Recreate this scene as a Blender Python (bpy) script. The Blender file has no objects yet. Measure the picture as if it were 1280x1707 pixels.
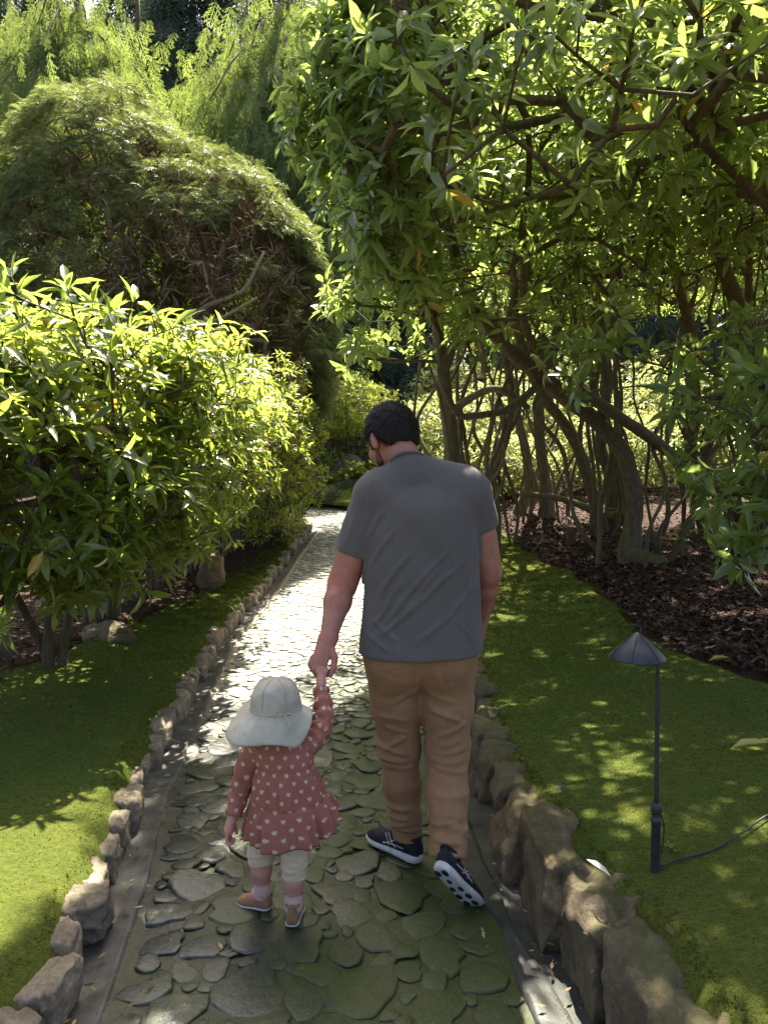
import bpy, math, random
import numpy as np
from mathutils import Vector, Matrix

random.seed(7)
RNG = np.random.default_rng(11)
scene = bpy.context.scene
COL = scene.collection

# ---------------------------------------------------------------- camera
cam_d = bpy.data.cameras.new('camera')
cam = bpy.data.objects.new('camera', cam_d)
COL.objects.link(cam)
cam.location = (0, 0, 1.5)
cam.rotation_euler = (math.radians(90 - 2.9), 0, 0)
cam_d.sensor_fit = 'VERTICAL'
cam_d.sensor_height = 36
cam_d.lens = 26
cam_d.clip_start = 0.05
cam_d.clip_end = 2000
scene.camera = cam

# ---------------------------------------------------------------- sky and sun
SUN_EL, SUN_AZ = 58.0, 3.0           # degrees; azimuth from the path's direction (+Y) towards +X
world = bpy.data.worlds.new('World')
scene.world = world
world.use_nodes = True
nt = world.node_tree
nt.nodes.clear()
sky = nt.nodes.new('ShaderNodeTexSky')
sky.sky_type = 'NISHITA'
sky.sun_disc = False
sky.sun_elevation = math.radians(SUN_EL)
sky.sun_rotation = math.radians(SUN_AZ)
sky.air_density = 0.7
sky.dust_density = 4.0
sky.ozone_density = 0.4
bg = nt.nodes.new('ShaderNodeBackground')
bg.inputs['Strength'].default_value = 0.075
wo = nt.nodes.new('ShaderNodeOutputWorld')
nt.links.new(sky.outputs[0], bg.inputs[0])
nt.links.new(bg.outputs[0], wo.inputs[0])
sun_d = bpy.data.lights.new('sun', 'SUN')
sun_d.energy = 5.0
sun_d.angle = math.radians(0.53)
sun_d.color = (1.0, 0.93, 0.80)
sun = bpy.data.objects.new('sun', sun_d)
COL.objects.link(sun)
_e, _a = math.radians(SUN_EL), math.radians(SUN_AZ)
TO_SUN = Vector((math.sin(_a) * math.cos(_e), math.cos(_a) * math.cos(_e), math.sin(_e)))
sun.rotation_euler = (-TO_SUN).to_track_quat('-Z', 'Y').to_euler()
sun.location = TO_SUN * 60

scene.view_settings.view_transform = 'Standard'
scene.view_settings.look = 'None'
scene.view_settings.gamma = 1.0
scene.view_settings.exposure = 2.5
scene.view_settings.use_curve_mapping = False
scene.render.engine = 'CYCLES'
cy = scene.cycles
cy.max_bounces = 9
cy.diffuse_bounces = 7
cy.glossy_bounces = 3
cy.transmission_bounces = 7
cy.transparent_max_bounces = 8
cy.caustics_reflective = False
cy.caustics_refractive = False
cy.sample_clamp_indirect = 6.0
cy.use_denoising = True
cy.use_adaptive_sampling = True
cy.adaptive_threshold = 0.012

# ---------------------------------------------------------------- noise
def _hash(ix, iy, iz, seed):
    h = (ix.astype(np.int64) * 374761393 + iy.astype(np.int64) * 668265263 + iz.astype(np.int64) * 2147483647 + seed * 1274126177) & 0xffffffff
    h = ((h ^ (h >> 13)) * 1274126177) & 0xffffffff
    h = (h ^ (h >> 16)) & 0xffffff
    return h / float(0xffffff) * 2 - 1

def vnoise(P, seed=0):
    P = np.asarray(P, float)
    i = np.floor(P).astype(np.int64)
    f = P - i
    f = f * f * (3 - 2 * f)
    r = 0
    for dx in (0, 1):
        wx = f[..., 0] if dx else 1 - f[..., 0]
        for dy in (0, 1):
            wy = f[..., 1] if dy else 1 - f[..., 1]
            for dz in (0, 1):
                wz = f[..., 2] if dz else 1 - f[..., 2]
                r = r + wx * wy * wz * _hash(i[..., 0] + dx, i[..., 1] + dy, i[..., 2] + dz, seed)
    return r

def fbm(P, octv=3, seed=0):
    P = np.asarray(P, float)
    r, a = 0, 1.0
    for o in range(octv):
        r = r + a * vnoise(P, seed + o * 17)
        P = P * 2.03 + 13.7
        a *= 0.5
    return r

def smooth01(x):
    x = np.clip(x, 0, 1)
    return x * x * (3 - 2 * x)

# ---------------------------------------------------------------- objects
def new_mesh(name, V, F, smooth=True, rnd=None, uv=None):
    """F: array (n,k) of equal-sized faces, or a list of such arrays."""
    me = bpy.data.meshes.new(name)
    V = np.asarray(V, np.float32)
    if not isinstance(F, list):
        F = [F]
    F = [np.asarray(f, np.int32) for f in F if len(f)]
    nl = sum(f.size for f in F)
    nf = sum(len(f) for f in F)
    me.vertices.add(len(V))
    me.vertices.foreach_set('co', V.ravel())
    me.loops.add(nl)
    me.loops.foreach_set('vertex_index', np.concatenate([f.ravel() for f in F]))
    me.polygons.add(nf)
    cnt = np.concatenate([np.full(len(f), f.shape[1], np.int32) for f in F])
    st = np.concatenate([[0], np.cumsum(cnt)[:-1]]).astype(np.int32)
    me.polygons.foreach_set('loop_start', st)
    me.polygons.foreach_set('loop_total', cnt)
    me.polygons.foreach_set('use_smooth', np.full(nf, smooth, bool))
    if rnd is not None:
        a = me.attributes.new('rnd', 'FLOAT', 'POINT')
        a.data.foreach_set('value', np.asarray(rnd, np.float32))
    if uv is not None:
        l = me.uv_layers.new(name='UVMap')
        uvv = np.asarray(uv, np.float32)
        idx = np.concatenate([f.ravel() for f in F])
        l.data.foreach_set('uv', uvv[idx].ravel())
    me.update(calc_edges=True)
    me.validate()
    return me

def link(name, me, mat=None, parent=None, **tags):
    o = bpy.data.objects.new(name, me)
    COL.objects.link(o)
    if me is not None and mat is not None and len(me.materials) == 0:
        me.materials.append(mat)
    if parent is not None:
        o.parent = parent
    for k, v in tags.items():
        o[k] = v
    return o

def empty(name, loc=(0, 0, 0), **tags):
    o = bpy.data.objects.new(name, None)
    COL.objects.link(o)
    o.location = loc
    o.empty_display_size = 0.1
    for k, v in tags.items():
        o[k] = v
    return o

def part(name, V, F, mat, parent, smooth=True, rnd=None, uv=None, **tags):
    """Mesh given in world coordinates, parented to an unrotated thing."""
    V = np.asarray(V, float)
    p = parent
    off = Vector((0, 0, 0))
    while p is not None:
        off += p.location
        p = p.parent
    return link(name, new_mesh(name, V - np.array(off), F, smooth, rnd, uv), mat, parent, **tags)

# ---------------------------------------------------------------- materials
def base_mat(name):
    m = bpy.data.materials.new(name)
    m.use_nodes = True
    n = m.node_tree.nodes
    return m, m.node_tree, n['Principled BSDF'], n['Material Output']

def N(nt, typ, **kw):
    n = nt.nodes.new(typ)
    for k, v in kw.items():
        if k in ('op',):
            n.operation = v
        else:
            setattr(n, k, v)
    return n

def noise_node(nt, scale, detail=4, rough=0.55, coord=None, dist=0.0):
    t = nt.nodes.new('ShaderNodeTexNoise')
    t.inputs['Scale'].default_value = scale
    t.inputs['Detail'].default_value = detail
    t.inputs['Roughness'].default_value = rough
    t.inputs['Distortion'].default_value = dist
    if coord is not None:
        nt.links.new(coord, t.inputs['Vector'])
    return t

def ramp(nt, fac, stops, interp='LINEAR'):
    r = nt.nodes.new('ShaderNodeValToRGB')
    r.color_ramp.interpolation = interp
    el = r.color_ramp.elements
    while len(el) < len(stops):
        el.new(0.5)
    for e, (p, c) in zip(el, stops):
        e.position = p
        e.color = (c[0], c[1], c[2], 1)
    nt.links.new(fac, r.inputs[0])
    return r.outputs[0]

def mixc(nt, fac, a, b, mode='MIX'):
    m = nt.nodes.new('ShaderNodeMix')
    m.data_type = 'RGBA'
    m.blend_type = mode
    for sock, v in ((m.inputs[0], fac), (m.inputs[6], a), (m.inputs[7], b)):
        if isinstance(v, (int, float)):
            sock.default_value = v
        elif isinstance(v, tuple):
            sock.default_value = (v[0], v[1], v[2], 1)
        else:
            nt.links.new(v, sock)
    return m.outputs[2]

def mth(nt, op, a, b=None, c=None):
    m = nt.nodes.new('ShaderNodeMath')
    m.operation = op
    for i, v in enumerate((a, b, c)):
        if v is None:
            continue
        if isinstance(v, (int, float)):
            m.inputs[i].default_value = v
        else:
            nt.links.new(v, m.inputs[i])
    return m.outputs[0]

def bump(nt, bsdf, height, strength=0.4, dist=0.01):
    b = nt.nodes.new('ShaderNodeBump')
    b.inputs['Strength'].default_value = strength
    b.inputs['Distance'].default_value = dist
    nt.links.new(height, b.inputs['Height'])
    nt.links.new(b.outputs[0], bsdf.inputs['Normal'])

def coords(nt, which='Object'):
    return nt.nodes.new('ShaderNodeTexCoord').outputs[which]

def geo_pos(nt):
    return nt.nodes.new('ShaderNodeNewGeometry').outputs['Position']

def simple_mat(name, c1, c2, scale=30, rough=0.7, bump_s=0.3, bump_d=0.004, spec=0.4, detail=5, world_co=False, rough2=None):
    m, nt, b, o = base_mat(name)
    co = geo_pos(nt) if world_co else coords(nt)
    t = noise_node(nt, scale, detail, 0.6, co)
    c = ramp(nt, t.outputs[0], [(0.3, c1), (0.7, c2)])
    nt.links.new(c, b.inputs['Base Color'])
    b.inputs['Roughness'].default_value = rough
    b.inputs['Specular IOR Level'].default_value = spec
    if rough2 is not None:
        t2 = noise_node(nt, scale * 0.4, 3, 0.5, co)
        nt.links.new(ramp(nt, t2.outputs[0], [(0.35, (rough,) * 3), (0.65, (rough2,) * 3)]), b.inputs['Roughness'])
    if bump_s:
        t3 = noise_node(nt, scale * 2.5, 6, 0.65, co)
        bump(nt, b, t3.outputs[0], bump_s, bump_d)
    return m

def leaf_mat(name, dark, light, trans, tfac=0.42, rough=0.38, yellow=0.0, spec=0.5, coat=0.0):
    m, nt, b, o = base_mat(name)
    at = nt.nodes.new('ShaderNodeAttribute')
    at.attribute_name = 'rnd'
    oi = nt.nodes.new('ShaderNodeObjectInfo')
    r = mth(nt, 'FRACT', mth(nt, 'ADD', at.outputs['Fac'], mth(nt, 'MULTIPLY', oi.outputs['Random'], 7.31)))
    c = ramp(nt, r, [(0.0, dark), (0.55, tuple((a + q) / 2 for a, q in zip(dark, light))), (1.0, light)])
    tc = ramp(nt, r, [(0.0, tuple(q * 0.62 for q in trans)), (1.0, trans)])
    if yellow:
        r2 = mth(nt, 'FRACT', mth(nt, 'MULTIPLY', r, 57.3))
        y = mth(nt, 'GREATER_THAN', r2, 1 - yellow)
        c = mixc(nt, y, c, (0.42, 0.27, 0.03))
        tc = mixc(nt, y, tc, (0.6, 0.42, 0.05))
    nt.links.new(c, b.inputs['Base Color'])
    b.inputs['Roughness'].default_value = rough
    b.inputs['Specular IOR Level'].default_value = spec
    b.inputs['Coat Weight'].default_value = coat
    b.inputs['Coat Roughness'].default_value = 0.2
    tr = nt.nodes.new('ShaderNodeBsdfTranslucent')
    nt.links.new(tc, tr.inputs[0])
    mx = nt.nodes.new('ShaderNodeMixShader')
    mx.inputs[0].default_value = tfac
    nt.links.new(b.outputs[0], mx.inputs[1])
    nt.links.new(tr.outputs[0], mx.inputs[2])
    nt.links.new(mx.outputs[0], o.inputs['Surface'])
    return m

# ---------------------------------------------------------------- tubes
def catmull(P, n):
    P = np.asarray(P, float)
    if len(P) == 2:
        t = np.linspace(0, 1, n)[:, None]
        return P[0] * (1 - t) + P[1] * t
    Q = np.vstack([2 * P[0] - P[1], P, 2 * P[-1] - P[-2]])
    out = []
    segs = len(P) - 1
    for t in np.linspace(0, segs, n):
        i = min(int(t), segs - 1)
        u = t - i
        p0, p1, p2, p3 = Q[i:i + 4]
        out.append(0.5 * ((2 * p1) + (-p0 + p2) * u + (2 * p0 - 5 * p1 + 4 * p2 - p3) * u * u + (-p0 + 3 * p1 - 3 * p2 + p3) * u ** 3))
    return np.array(out)

def tube(P, R, sides=8, caps=True, bumpy=0.0, seed=0, flat=None):
    """returns V, [quads, tris]"""
    P = np.asarray(P, float)
    n = len(P)
    R = np.broadcast_to(np.asarray(R, float), (n,))
    T = np.gradient(P, axis=0)
    T /= np.linalg.norm(T, axis=1)[:, None] + 1e-12
    ref = np.array([0, 0, 1.0]) if abs(T[0][2]) < 0.9 else np.array([0, 1.0, 0])
    U = np.empty_like(P)
    u = np.cross(T[0], ref)
    u /= np.linalg.norm(u)
    for i in range(n):
        u = u - T[i] * np.dot(u, T[i])
        u /= np.linalg.norm(u) + 1e-12
        U[i] = u
    W = np.cross(T, U)
    a = np.linspace(0, 2 * math.pi, sides, endpoint=False)
    ring = U[:, None, :] * np.cos(a)[None, :, None] + W[:, None, :] * np.sin(a)[None, :, None]
    rr = R[:, None] * np.ones((1, sides))
    if bumpy:
        rr = rr * (1 + bumpy * fbm((P[:, None, :] + ring * 0.12) * 7, 2, seed))
    V = (P[:, None, :] + ring * rr[:, :, None]).reshape(-1, 3)
    i = np.arange(n - 1)[:, None] * sides
    j = np.arange(sides)[None, :]
    j2 = (j + 1) % sides
    Q = np.stack([i + j, i + j2, i + sides + j2, i + sides + j], -1).reshape(-1, 4)
    F = [Q]
    if caps:
        c0, c1 = len(V), len(V) + 1
        V = np.vstack([V, P[:1], P[-1:]])
        jj = np.arange(sides)
        k = (n - 1) * sides
        F.append(np.vstack([np.stack([np.full(sides, c0), (jj + 1) % sides, jj], 1), np.stack([np.full(sides, c1), k + jj, k + (jj + 1) % sides], 1)]))
    return V, F

def join_geo(parts):
    V, Q, T, n = [], [], [], 0
    for v, f in parts:
        V.append(v)
        for a in (f if isinstance(f, list) else [f]):
            a = np.asarray(a)
            if len(a) == 0:
                continue
            (Q if a.shape[1] == 4 else T).append(a + n)
        n += len(v)
    F = []
    if Q:
        F.append(np.vstack(Q))
    if T:
        F.append(np.vstack(T))
    return np.vstack(V), F

def box_geo(lo, hi):
    x0, y0, z0 = lo
    x1, y1, z1 = hi
    V = np.array([(x0, y0, z0), (x1, y0, z0), (x1, y1, z0), (x0, y1, z0), (x0, y0, z1), (x1, y0, z1), (x1, y1, z1), (x0, y1, z1)], float)
    F = np.array([(0, 3, 2, 1), (4, 5, 6, 7), (0, 1, 5, 4), (1, 2, 6, 5), (2, 3, 7, 6), (3, 0, 4, 7)])
    return V, [F]

def lathe(profile, seg=24, centre=(0, 0, 0)):
    """profile: list of (r, z) bottom to top"""
    pr = np.asarray(profile, float)
    a = np.linspace(0, 2 * math.pi, seg, endpoint=False)
    V = np.stack([pr[:, 0][:, None] * np.cos(a), pr[:, 0][:, None] * np.sin(a), pr[:, 1][:, None] * np.ones(seg)], -1).reshape(-1, 3) + np.array(centre)
    i = np.arange(len(pr) - 1)[:, None] * seg
    j = np.arange(seg)[None, :]
    j2 = (j + 1) % seg
    return V, [np.stack([i + j, i + j2, i + seg + j2, i + seg + j], -1).reshape(-1, 4)]

_ICO = {}
def ico(sub):
    if sub not in _ICO:
        import bmesh
        bm = bmesh.new()
        bmesh.ops.create_icosphere(bm, subdivisions=sub, radius=1)
        V = np.array([v.co[:] for v in bm.verts])
        F = np.array([[v.index for v in f.verts] for f in bm.faces])
        bm.free()
        _ICO[sub] = (V, F)
    return _ICO[sub]

# ================================================================ TERRAIN
PL = np.array([(-2, -0.70), (0, -0.76), (1.95, -0.86), (2.37, -0.91), (2.78, -0.98), (3.36, -1.08), (4.15, -1.17), (5.07, -1.27), (6.2, -1.36), (7.6, -1.37), (8.8, -1.34), (10.8, -1.34), (13.3, -1.25), (14.0, -1.7), (14.6, -2.4), (15.3, -3.6), (16.2, -5.0)])
PR = np.array([(-2, 0.70), (0, 0.64), (1.95, 0.59), (2.34, 0.52), (2.78, 0.465), (3.3, 0.445), (4.05, 0.48), (4.7, 0.53), (5.6, 0.58), (8, 0.52), (10, 0.40), (12, 0.25), (14.2, 0.2), (14.9, -0.2), (15.4, -1.2), (16.2, -3.2)])
def xl(y): return np.interp(y, PL[:, 0], PL[:, 1])
def xr(y): return np.interp(y, PR[:, 0], PR[:, 1])
def zp(y):
    y = np.asarray(y, float)
    t = np.clip(y - 4.0, 0, 12.5)
    return 0.006 * t * t
def hr(y): return np.interp(y, [0, 2.0, 2.6, 3.2, 4.2, 6, 12], [0.28, 0.26, 0.235, 0.185, 0.13, 0.11, 0.10])
def zground(x, y):
    x = np.asarray(x, float)
    y = np.asarray(y, float)
    L, R = xl(y), xr(y)
    yy = np.clip(y, -5, 30)
    left = zp(yy) + 0.15 + 0.16 * np.clip(L - x, 0, 6) ** 0.9 * 0.6
    right = zp(yy) + hr(yy) + 0.13 * np.clip(x - R, 0, 2.6) + 0.02 * np.clip(x - R - 2.6, 0, 20)
    mid = zp(yy) - 0.06
    z = np.where(x < L - 0.10, left, np.where(x > R + 0.10, right, mid))
    return z + 0.025 * fbm(np.stack([x * 1.1, y * 1.1, x * 0], -1), 2, 5) * np.where((x < L - 0.1) | (x > R + 0.1), 1, 0)

def mulch_edge(y):      # where the right moss ends and the bark mulch begins
    return np.interp(y, [0, 2.5, 4.2, 4.8, 6.0, 7.5, 9.3, 10.8, 17], [3.2, 2.6, 2.21, 2.05, 2.07, 2.19, 1.96, 1.93, 1.7])
def left_edge(y):       # where the left moss ends under the shrubs
    return np.interp(y, [0, 2, 3, 4, 4.7, 6.2, 7.3, 9, 10.2, 14], [-4.5, -4.2, -3.6, -2.8, -2.45, -2.3, -2.05, -1.78, -1.7, -1.6])

def grid_patch(us, vs, fn):
    U, Vv = np.meshgrid(us, vs)
    P = fn(U, Vv)
    P = P.reshape(-1, 3)
    nu = len(us)
    i = np.arange(len(vs) - 1)[:, None] * nu
    j = np.arange(nu - 1)[None, :]
    F = np.stack([i + j, i + j + 1, i + nu + j + 1, i + nu + j], -1).reshape(-1, 4)
    return P, F

# ---- materials of the ground
def moss_mat():
    m, nt, b, o = base_mat('moss')
    p = geo_pos(nt)
    a = noise_node(nt, 1.6, 4, 0.6, p)
    f = noise_node(nt, 55, 5, 0.7, p)
    c1 = ramp(nt, f.outputs[0], [(0.25, (0.028, 0.035, 0.004)), (0.5, (0.057, 0.072, 0.010)), (0.75, (0.115, 0.130, 0.018))])
    c2 = ramp(nt, a.outputs[0], [(0.35, (0.80, 1.0, 0.8)), (0.65, (1.2, 1.0, 0.9))])
    br = noise_node(nt, 2.7, 5, 0.7, p)
    c = mixc(nt, 1.0, c1, c2, 'MULTIPLY')
    c = mixc(nt, ramp(nt, br.outputs[0], [(0.60, (0, 0, 0)), (0.78, (0.55,) * 3)]), c, (0.10, 0.062, 0.018))
    nt.links.new(c, b.inputs['Base Color'])
    b.inputs['Roughness'].default_value = 0.95
    b.inputs['Specular IOR Level'].default_value = 0.12
    b.inputs['Sheen Weight'].default_value = 0.25
    b.inputs['Sheen Tint'].default_value = (0.7, 0.9, 0.2, 1)
    h = noise_node(nt, 130, 5, 0.75, p)
    h2 = noise_node(nt, 22, 3, 0.6, p)
    bump(nt, b, mth(nt, 'ADD', h.outputs[0], mth(nt, 'MULTIPLY', h2.outputs[0], 1.5)), 1.0, 0.014)
    return m
M_MOSS = moss_mat()
M_TUFT = leaf_mat('moss_tuft', (0.034, 0.043, 0.006), (0.115, 0.132, 0.020), (0.24, 0.26, 0.03), 0.25, 0.8, 0, 0.15)
M_SOIL = simple_mat('soil', (0.020, 0.012, 0.008), (0.075, 0.045, 0.030), 26, 0.95, 0.9, 0.02, 0.15, 8, True)
def chips_mat(name, stops, rough=0.9):
    m, nt, b, o = base_mat(name)
    at = nt.nodes.new('ShaderNodeAttribute')
    at.attribute_name = 'rnd'
    nt.links.new(ramp(nt, at.outputs['Fac'], stops), b.inputs['Base Color'])
    b.inputs['Roughness'].default_value = rough
    b.inputs['Specular IOR Level'].default_value = 0.2
    return m
M_CHIP = chips_mat('bark_chip', [(0, (0.020, 0.010, 0.007)), (0.6, (0.060, 0.031, 0.022)), (0.9, (0.12, 0.068, 0.050)), (1, (0.22, 0.15, 0.12))])

def wet_path_mat(name, dark, mid, moss, moss_lo, moss_hi, r_lo, r_hi, fine=60):
    m, nt, b, o = base_mat(name)
    p = geo_pos(nt)
    oi = nt.nodes.new('ShaderNodeObjectInfo')
    n1 = noise_node(nt, fine, 6, 0.65, p)
    at = nt.nodes.new('ShaderNodeAttribute')
    at.attribute_name = 'rnd'
    rr = mth(nt, 'FRACT', mth(nt, 'ADD', oi.outputs['Random'], at.outputs['Fac']))
    base = ramp(nt, n1.outputs[0], [(0.25, dark), (0.75, mid)])
    base = mixc(nt, 1.0, base, ramp(nt, rr, [(0, (0.55, 0.6, 0.62)), (0.5, (1, 1, 1)), (1, (1.55, 1.45, 1.25))]), 'MULTIPLY')
    n2 = noise_node(nt, 3.2, 6, 0.65, p)
    n3 = noise_node(nt, 38, 5, 0.7, p)
    sep = nt.nodes.new('ShaderNodeSeparateXYZ')
    nt.links.new(p, sep.inputs[0])
    # moss has settled on the shaded right half of the path
    side = mth(nt, 'MULTIPLY', mth(nt, 'ADD', sep.outputs[0], 0.38), 0.34)
    fac = mth(nt, 'ADD', mth(nt, 'ADD', n2.outputs[0], side), mth(nt, 'MULTIPLY', mth(nt, 'SUBTRACT', n3.outputs[0], 0.5), 0.5))
    fac = ramp(nt, fac, [(moss_lo, (0, 0, 0)), (moss_hi, (0.9,) * 3)])
    mc = ramp(nt, n3.outputs[0], [(0.3, tuple(q * 0.55 for q in moss)), (0.7, moss)])
    # sun on the far left stretch painted into a paler, drier stone colour
    sun_tint = mth(nt, 'ADD', mth(nt, 'MULTIPLY', mth(nt, 'SUBTRACT', sep.outputs[1], 5.0), 0.34), mth(nt, 'MULTIPLY', mth(nt, 'ADD', sep.outputs[0], 0.45), -0.8))
    sun_tint = mth(nt, 'ADD', sun_tint, mth(nt, 'MULTIPLY', mth(nt, 'SUBTRACT', n2.outputs[0], 0.5), 1.2))
    sun_tint = ramp(nt, sun_tint, [(0.05, (0, 0, 0)), (0.75, (1, 1, 1))])
    base = mixc(nt, sun_tint, base, mixc(nt, 1.0, base, (6.0, 5.7, 5.3), 'MULTIPLY'))
    fac = mth(nt, 'MULTIPLY', fac, mth(nt, 'SUBTRACT', 1.0, mth(nt, 'MULTIPLY', sun_tint, 0.75)))
    nt.links.new(mixc(nt, fac, base, mc), b.inputs['Base Color'])
    n4 = noise_node(nt, 2.3, 4, 0.6, p)
    ro = ramp(nt, n4.outputs[0], [(0.35, (r_lo,) * 3), (0.62, (r_hi,) * 3)])
    nt.links.new(mixc(nt, mth(nt, 'MAXIMUM', fac, sun_tint), ro, (0.55, 0.55, 0.55)), b.inputs['Roughness'])
    b.inputs['Specular IOR Level'].default_value = 0.5
    n5 = noise_node(nt, fine * 1.6, 6, 0.7, p)
    bump(nt, b, n5.outputs[0], 0.55, 0.006)
    return m
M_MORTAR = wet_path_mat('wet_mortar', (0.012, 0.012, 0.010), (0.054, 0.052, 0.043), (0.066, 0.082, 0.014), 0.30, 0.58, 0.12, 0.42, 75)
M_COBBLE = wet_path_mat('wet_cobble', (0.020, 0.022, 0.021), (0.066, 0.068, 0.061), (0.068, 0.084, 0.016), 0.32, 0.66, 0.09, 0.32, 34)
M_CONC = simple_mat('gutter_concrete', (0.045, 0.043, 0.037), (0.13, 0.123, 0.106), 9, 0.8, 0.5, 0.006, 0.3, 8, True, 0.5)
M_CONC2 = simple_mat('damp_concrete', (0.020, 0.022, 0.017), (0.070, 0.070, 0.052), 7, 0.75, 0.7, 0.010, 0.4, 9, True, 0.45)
def stone_mat(name, dark, mid, light, moss=0.5, rscale=1.0):
    m, nt, b, o = base_mat(name)
    p = geo_pos(nt)
    n1 = noise_node(nt, 14 * rscale, 8, 0.68, p, 0.6)
    n2 = noise_node(nt, 70, 6, 0.7, p)
    oi = nt.nodes.new('ShaderNodeObjectInfo')
    c = ramp(nt, n1.outputs[0], [(0.25, dark), (0.5, mid), (0.75, light)])
    c = mixc(nt, 1.0, c, ramp(nt, n2.outputs[0], [(0.3, (0.65,) * 3), (0.7, (1.25,) * 3)]), 'MULTIPLY')
    c = mixc(nt, 1.0, c, ramp(nt, oi.outputs['Random'], [(0, (0.78, 0.74, 0.68)), (0.5, (1, 0.96, 0.89)), (1, (1.25, 1.1, 0.95))]), 'MULTIPLY')
    # moss and lichen on faces that look up
    g = nt.nodes.new('ShaderNodeNewGeometry')
    s = nt.nodes.new('ShaderNodeSeparateXYZ')
    nt.links.new(g.outputs['Normal'], s.inputs[0])
    n3 = noise_node(nt, 8, 5, 0.7, p)
    f = mth(nt, 'MULTIPLY', mth(nt, 'ADD', s.outputs[2], 0.2), n3.outputs[0])
    f = ramp(nt, f, [(0.42, (0, 0, 0)), (0.72, (moss,) * 3)])
    c = mixc(nt, f, c, (0.075, 0.085, 0.018))
    nt.links.new(c, b.inputs['Base Color'])
    b.inputs['Roughness'].default_value = 0.82
    b.inputs['Specular IOR Level'].default_value = 0.3
    n4 = noise_node(nt, 26, 9, 0.72, p, 0.4)
    bump(nt, b, n4.outputs[0], 0.8, 0.018)
    return m
M_KERB_L = stone_mat('pale_split_stone', (0.11, 0.092, 0.070), (0.27, 0.23, 0.18), (0.44, 0.385, 0.31), 0.30)
M_KERB_R = stone_mat('brown_rock', (0.050, 0.042, 0.028), (0.13, 0.105, 0.068), (0.23, 0.185, 0.12), 0.65, 0.6)
M_ROCK = stone_mat('grey_boulder', (0.06, 0.06, 0.058), (0.16, 0.16, 0.155), (0.30, 0.30, 0.29), 0.3, 0.5)

# ---- the ground sheet, out to the horizon
xs = np.unique(np.concatenate([-np.geomspace(6, 900, 24), np.linspace(-6, 8, 113), np.geomspace(8, 900, 24)]))
ys = np.unique(np.concatenate([-np.geomspace(3, 500, 12), np.linspace(-3, 22, 121), np.geomspace(22, 1200, 30)]))
def ground_fn(u, v):
    under = smooth01((u - left_edge(v) - 0.02) / 0.12) * smooth01((mulch_edge(v) - 0.02 - u) / 0.12) * ((v > -3) & (v < 16.2))
    return np.stack([u, v, zground(u, v) - 0.09 * under], -1)
V, F = grid_patch(xs, ys, ground_fn)
link('ground', new_mesh('ground', V, F), M_SOIL, kind='structure', label='dark soil ground spreading under shrubs and trees')

# ---- path bed and gutters
GUT_L = 0.085
def gr_w(y): return 0.20 + 0.05 * np.sin(np.asarray(y) * 2.1)
ysp = np.concatenate([np.linspace(-1.5, 8, 160), np.linspace(8.1, 16.1, 60)])
def path_fn(u, v):
    L, R = xl(v) + GUT_L * 0.7, xr(v) - 0.10
    x = L + (R - L) * u
    z = zp(v) + 0.005 * fbm(np.stack([x * 9, v * 9, x * 0], -1), 3, 3) + 0.002
    return np.stack([x, v, z], -1)
V, F = grid_patch(np.linspace(0, 1, 90), np.concatenate([np.linspace(0.5, 6, 330), np.linspace(6.05, 16.1, 150)]), path_fn)
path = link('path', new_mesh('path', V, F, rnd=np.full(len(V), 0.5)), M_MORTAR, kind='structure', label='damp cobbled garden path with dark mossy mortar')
def gl_fn(u, v):
    w = GUT_L * (1 + 0.10 * vnoise(np.stack([v * 3, v * 0, v * 0], -1), 8))
    x = xl(v) - 0.08 + (w + 0.08) * u
    z = zp(v) + 0.020 - 0.012 * np.sin(u * math.pi) + 0.003 * fbm(np.stack([x * 9, v * 9, x * 0], -1), 2, 9) - 0.03 * (u >= 0.99)
    return np.stack([x, v, z], -1)
V, F = grid_patch(np.array([0, .2, .4, .6, .8, .9, .96, 1]), ysp, gl_fn)
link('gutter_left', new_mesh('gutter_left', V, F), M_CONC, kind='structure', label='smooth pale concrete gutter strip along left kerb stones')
def gr_fn(u, v):
    n = fbm(np.stack([v * 5, v * 0, v * 0 + 4], -1), 3, 21)
    L = xr(v) - gr_w(v) - 0.025 * n
    x = L + (xr(v) - 0.085 + 0.012 * n - L) * u
    z = zp(v) + 0.020 + 0.006 * fbm(np.stack([x * 12, v * 12, x * 0], -1), 3, 19) - 0.05 * ((u <= 0.01) | (u >= 0.99))
    return np.stack([x, v, z], -1)
V, F = grid_patch(np.array([0, .04, .2, .4, .6, .8, .96, 1]), ysp, gr_fn)
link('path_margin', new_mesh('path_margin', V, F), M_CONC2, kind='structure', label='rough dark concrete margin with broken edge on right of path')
def gg_fn(u, v):
    L = xr(v) - 0.10
    x = L + 0.24 * u
    z = zp(v) + 0.0 + 0.008 * fbm(np.stack([x * 9, v * 6, x * 0], -1), 3, 29)
    return np.stack([x, v, z], -1)
V, F = grid_patch(np.linspace(0, 1, 6), ysp, gg_fn)
link('gutter_right', new_mesh('gutter_right', V, F), M_CONC2, kind='structure', label='sunken dark gutter below the right hand rocks')

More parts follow.
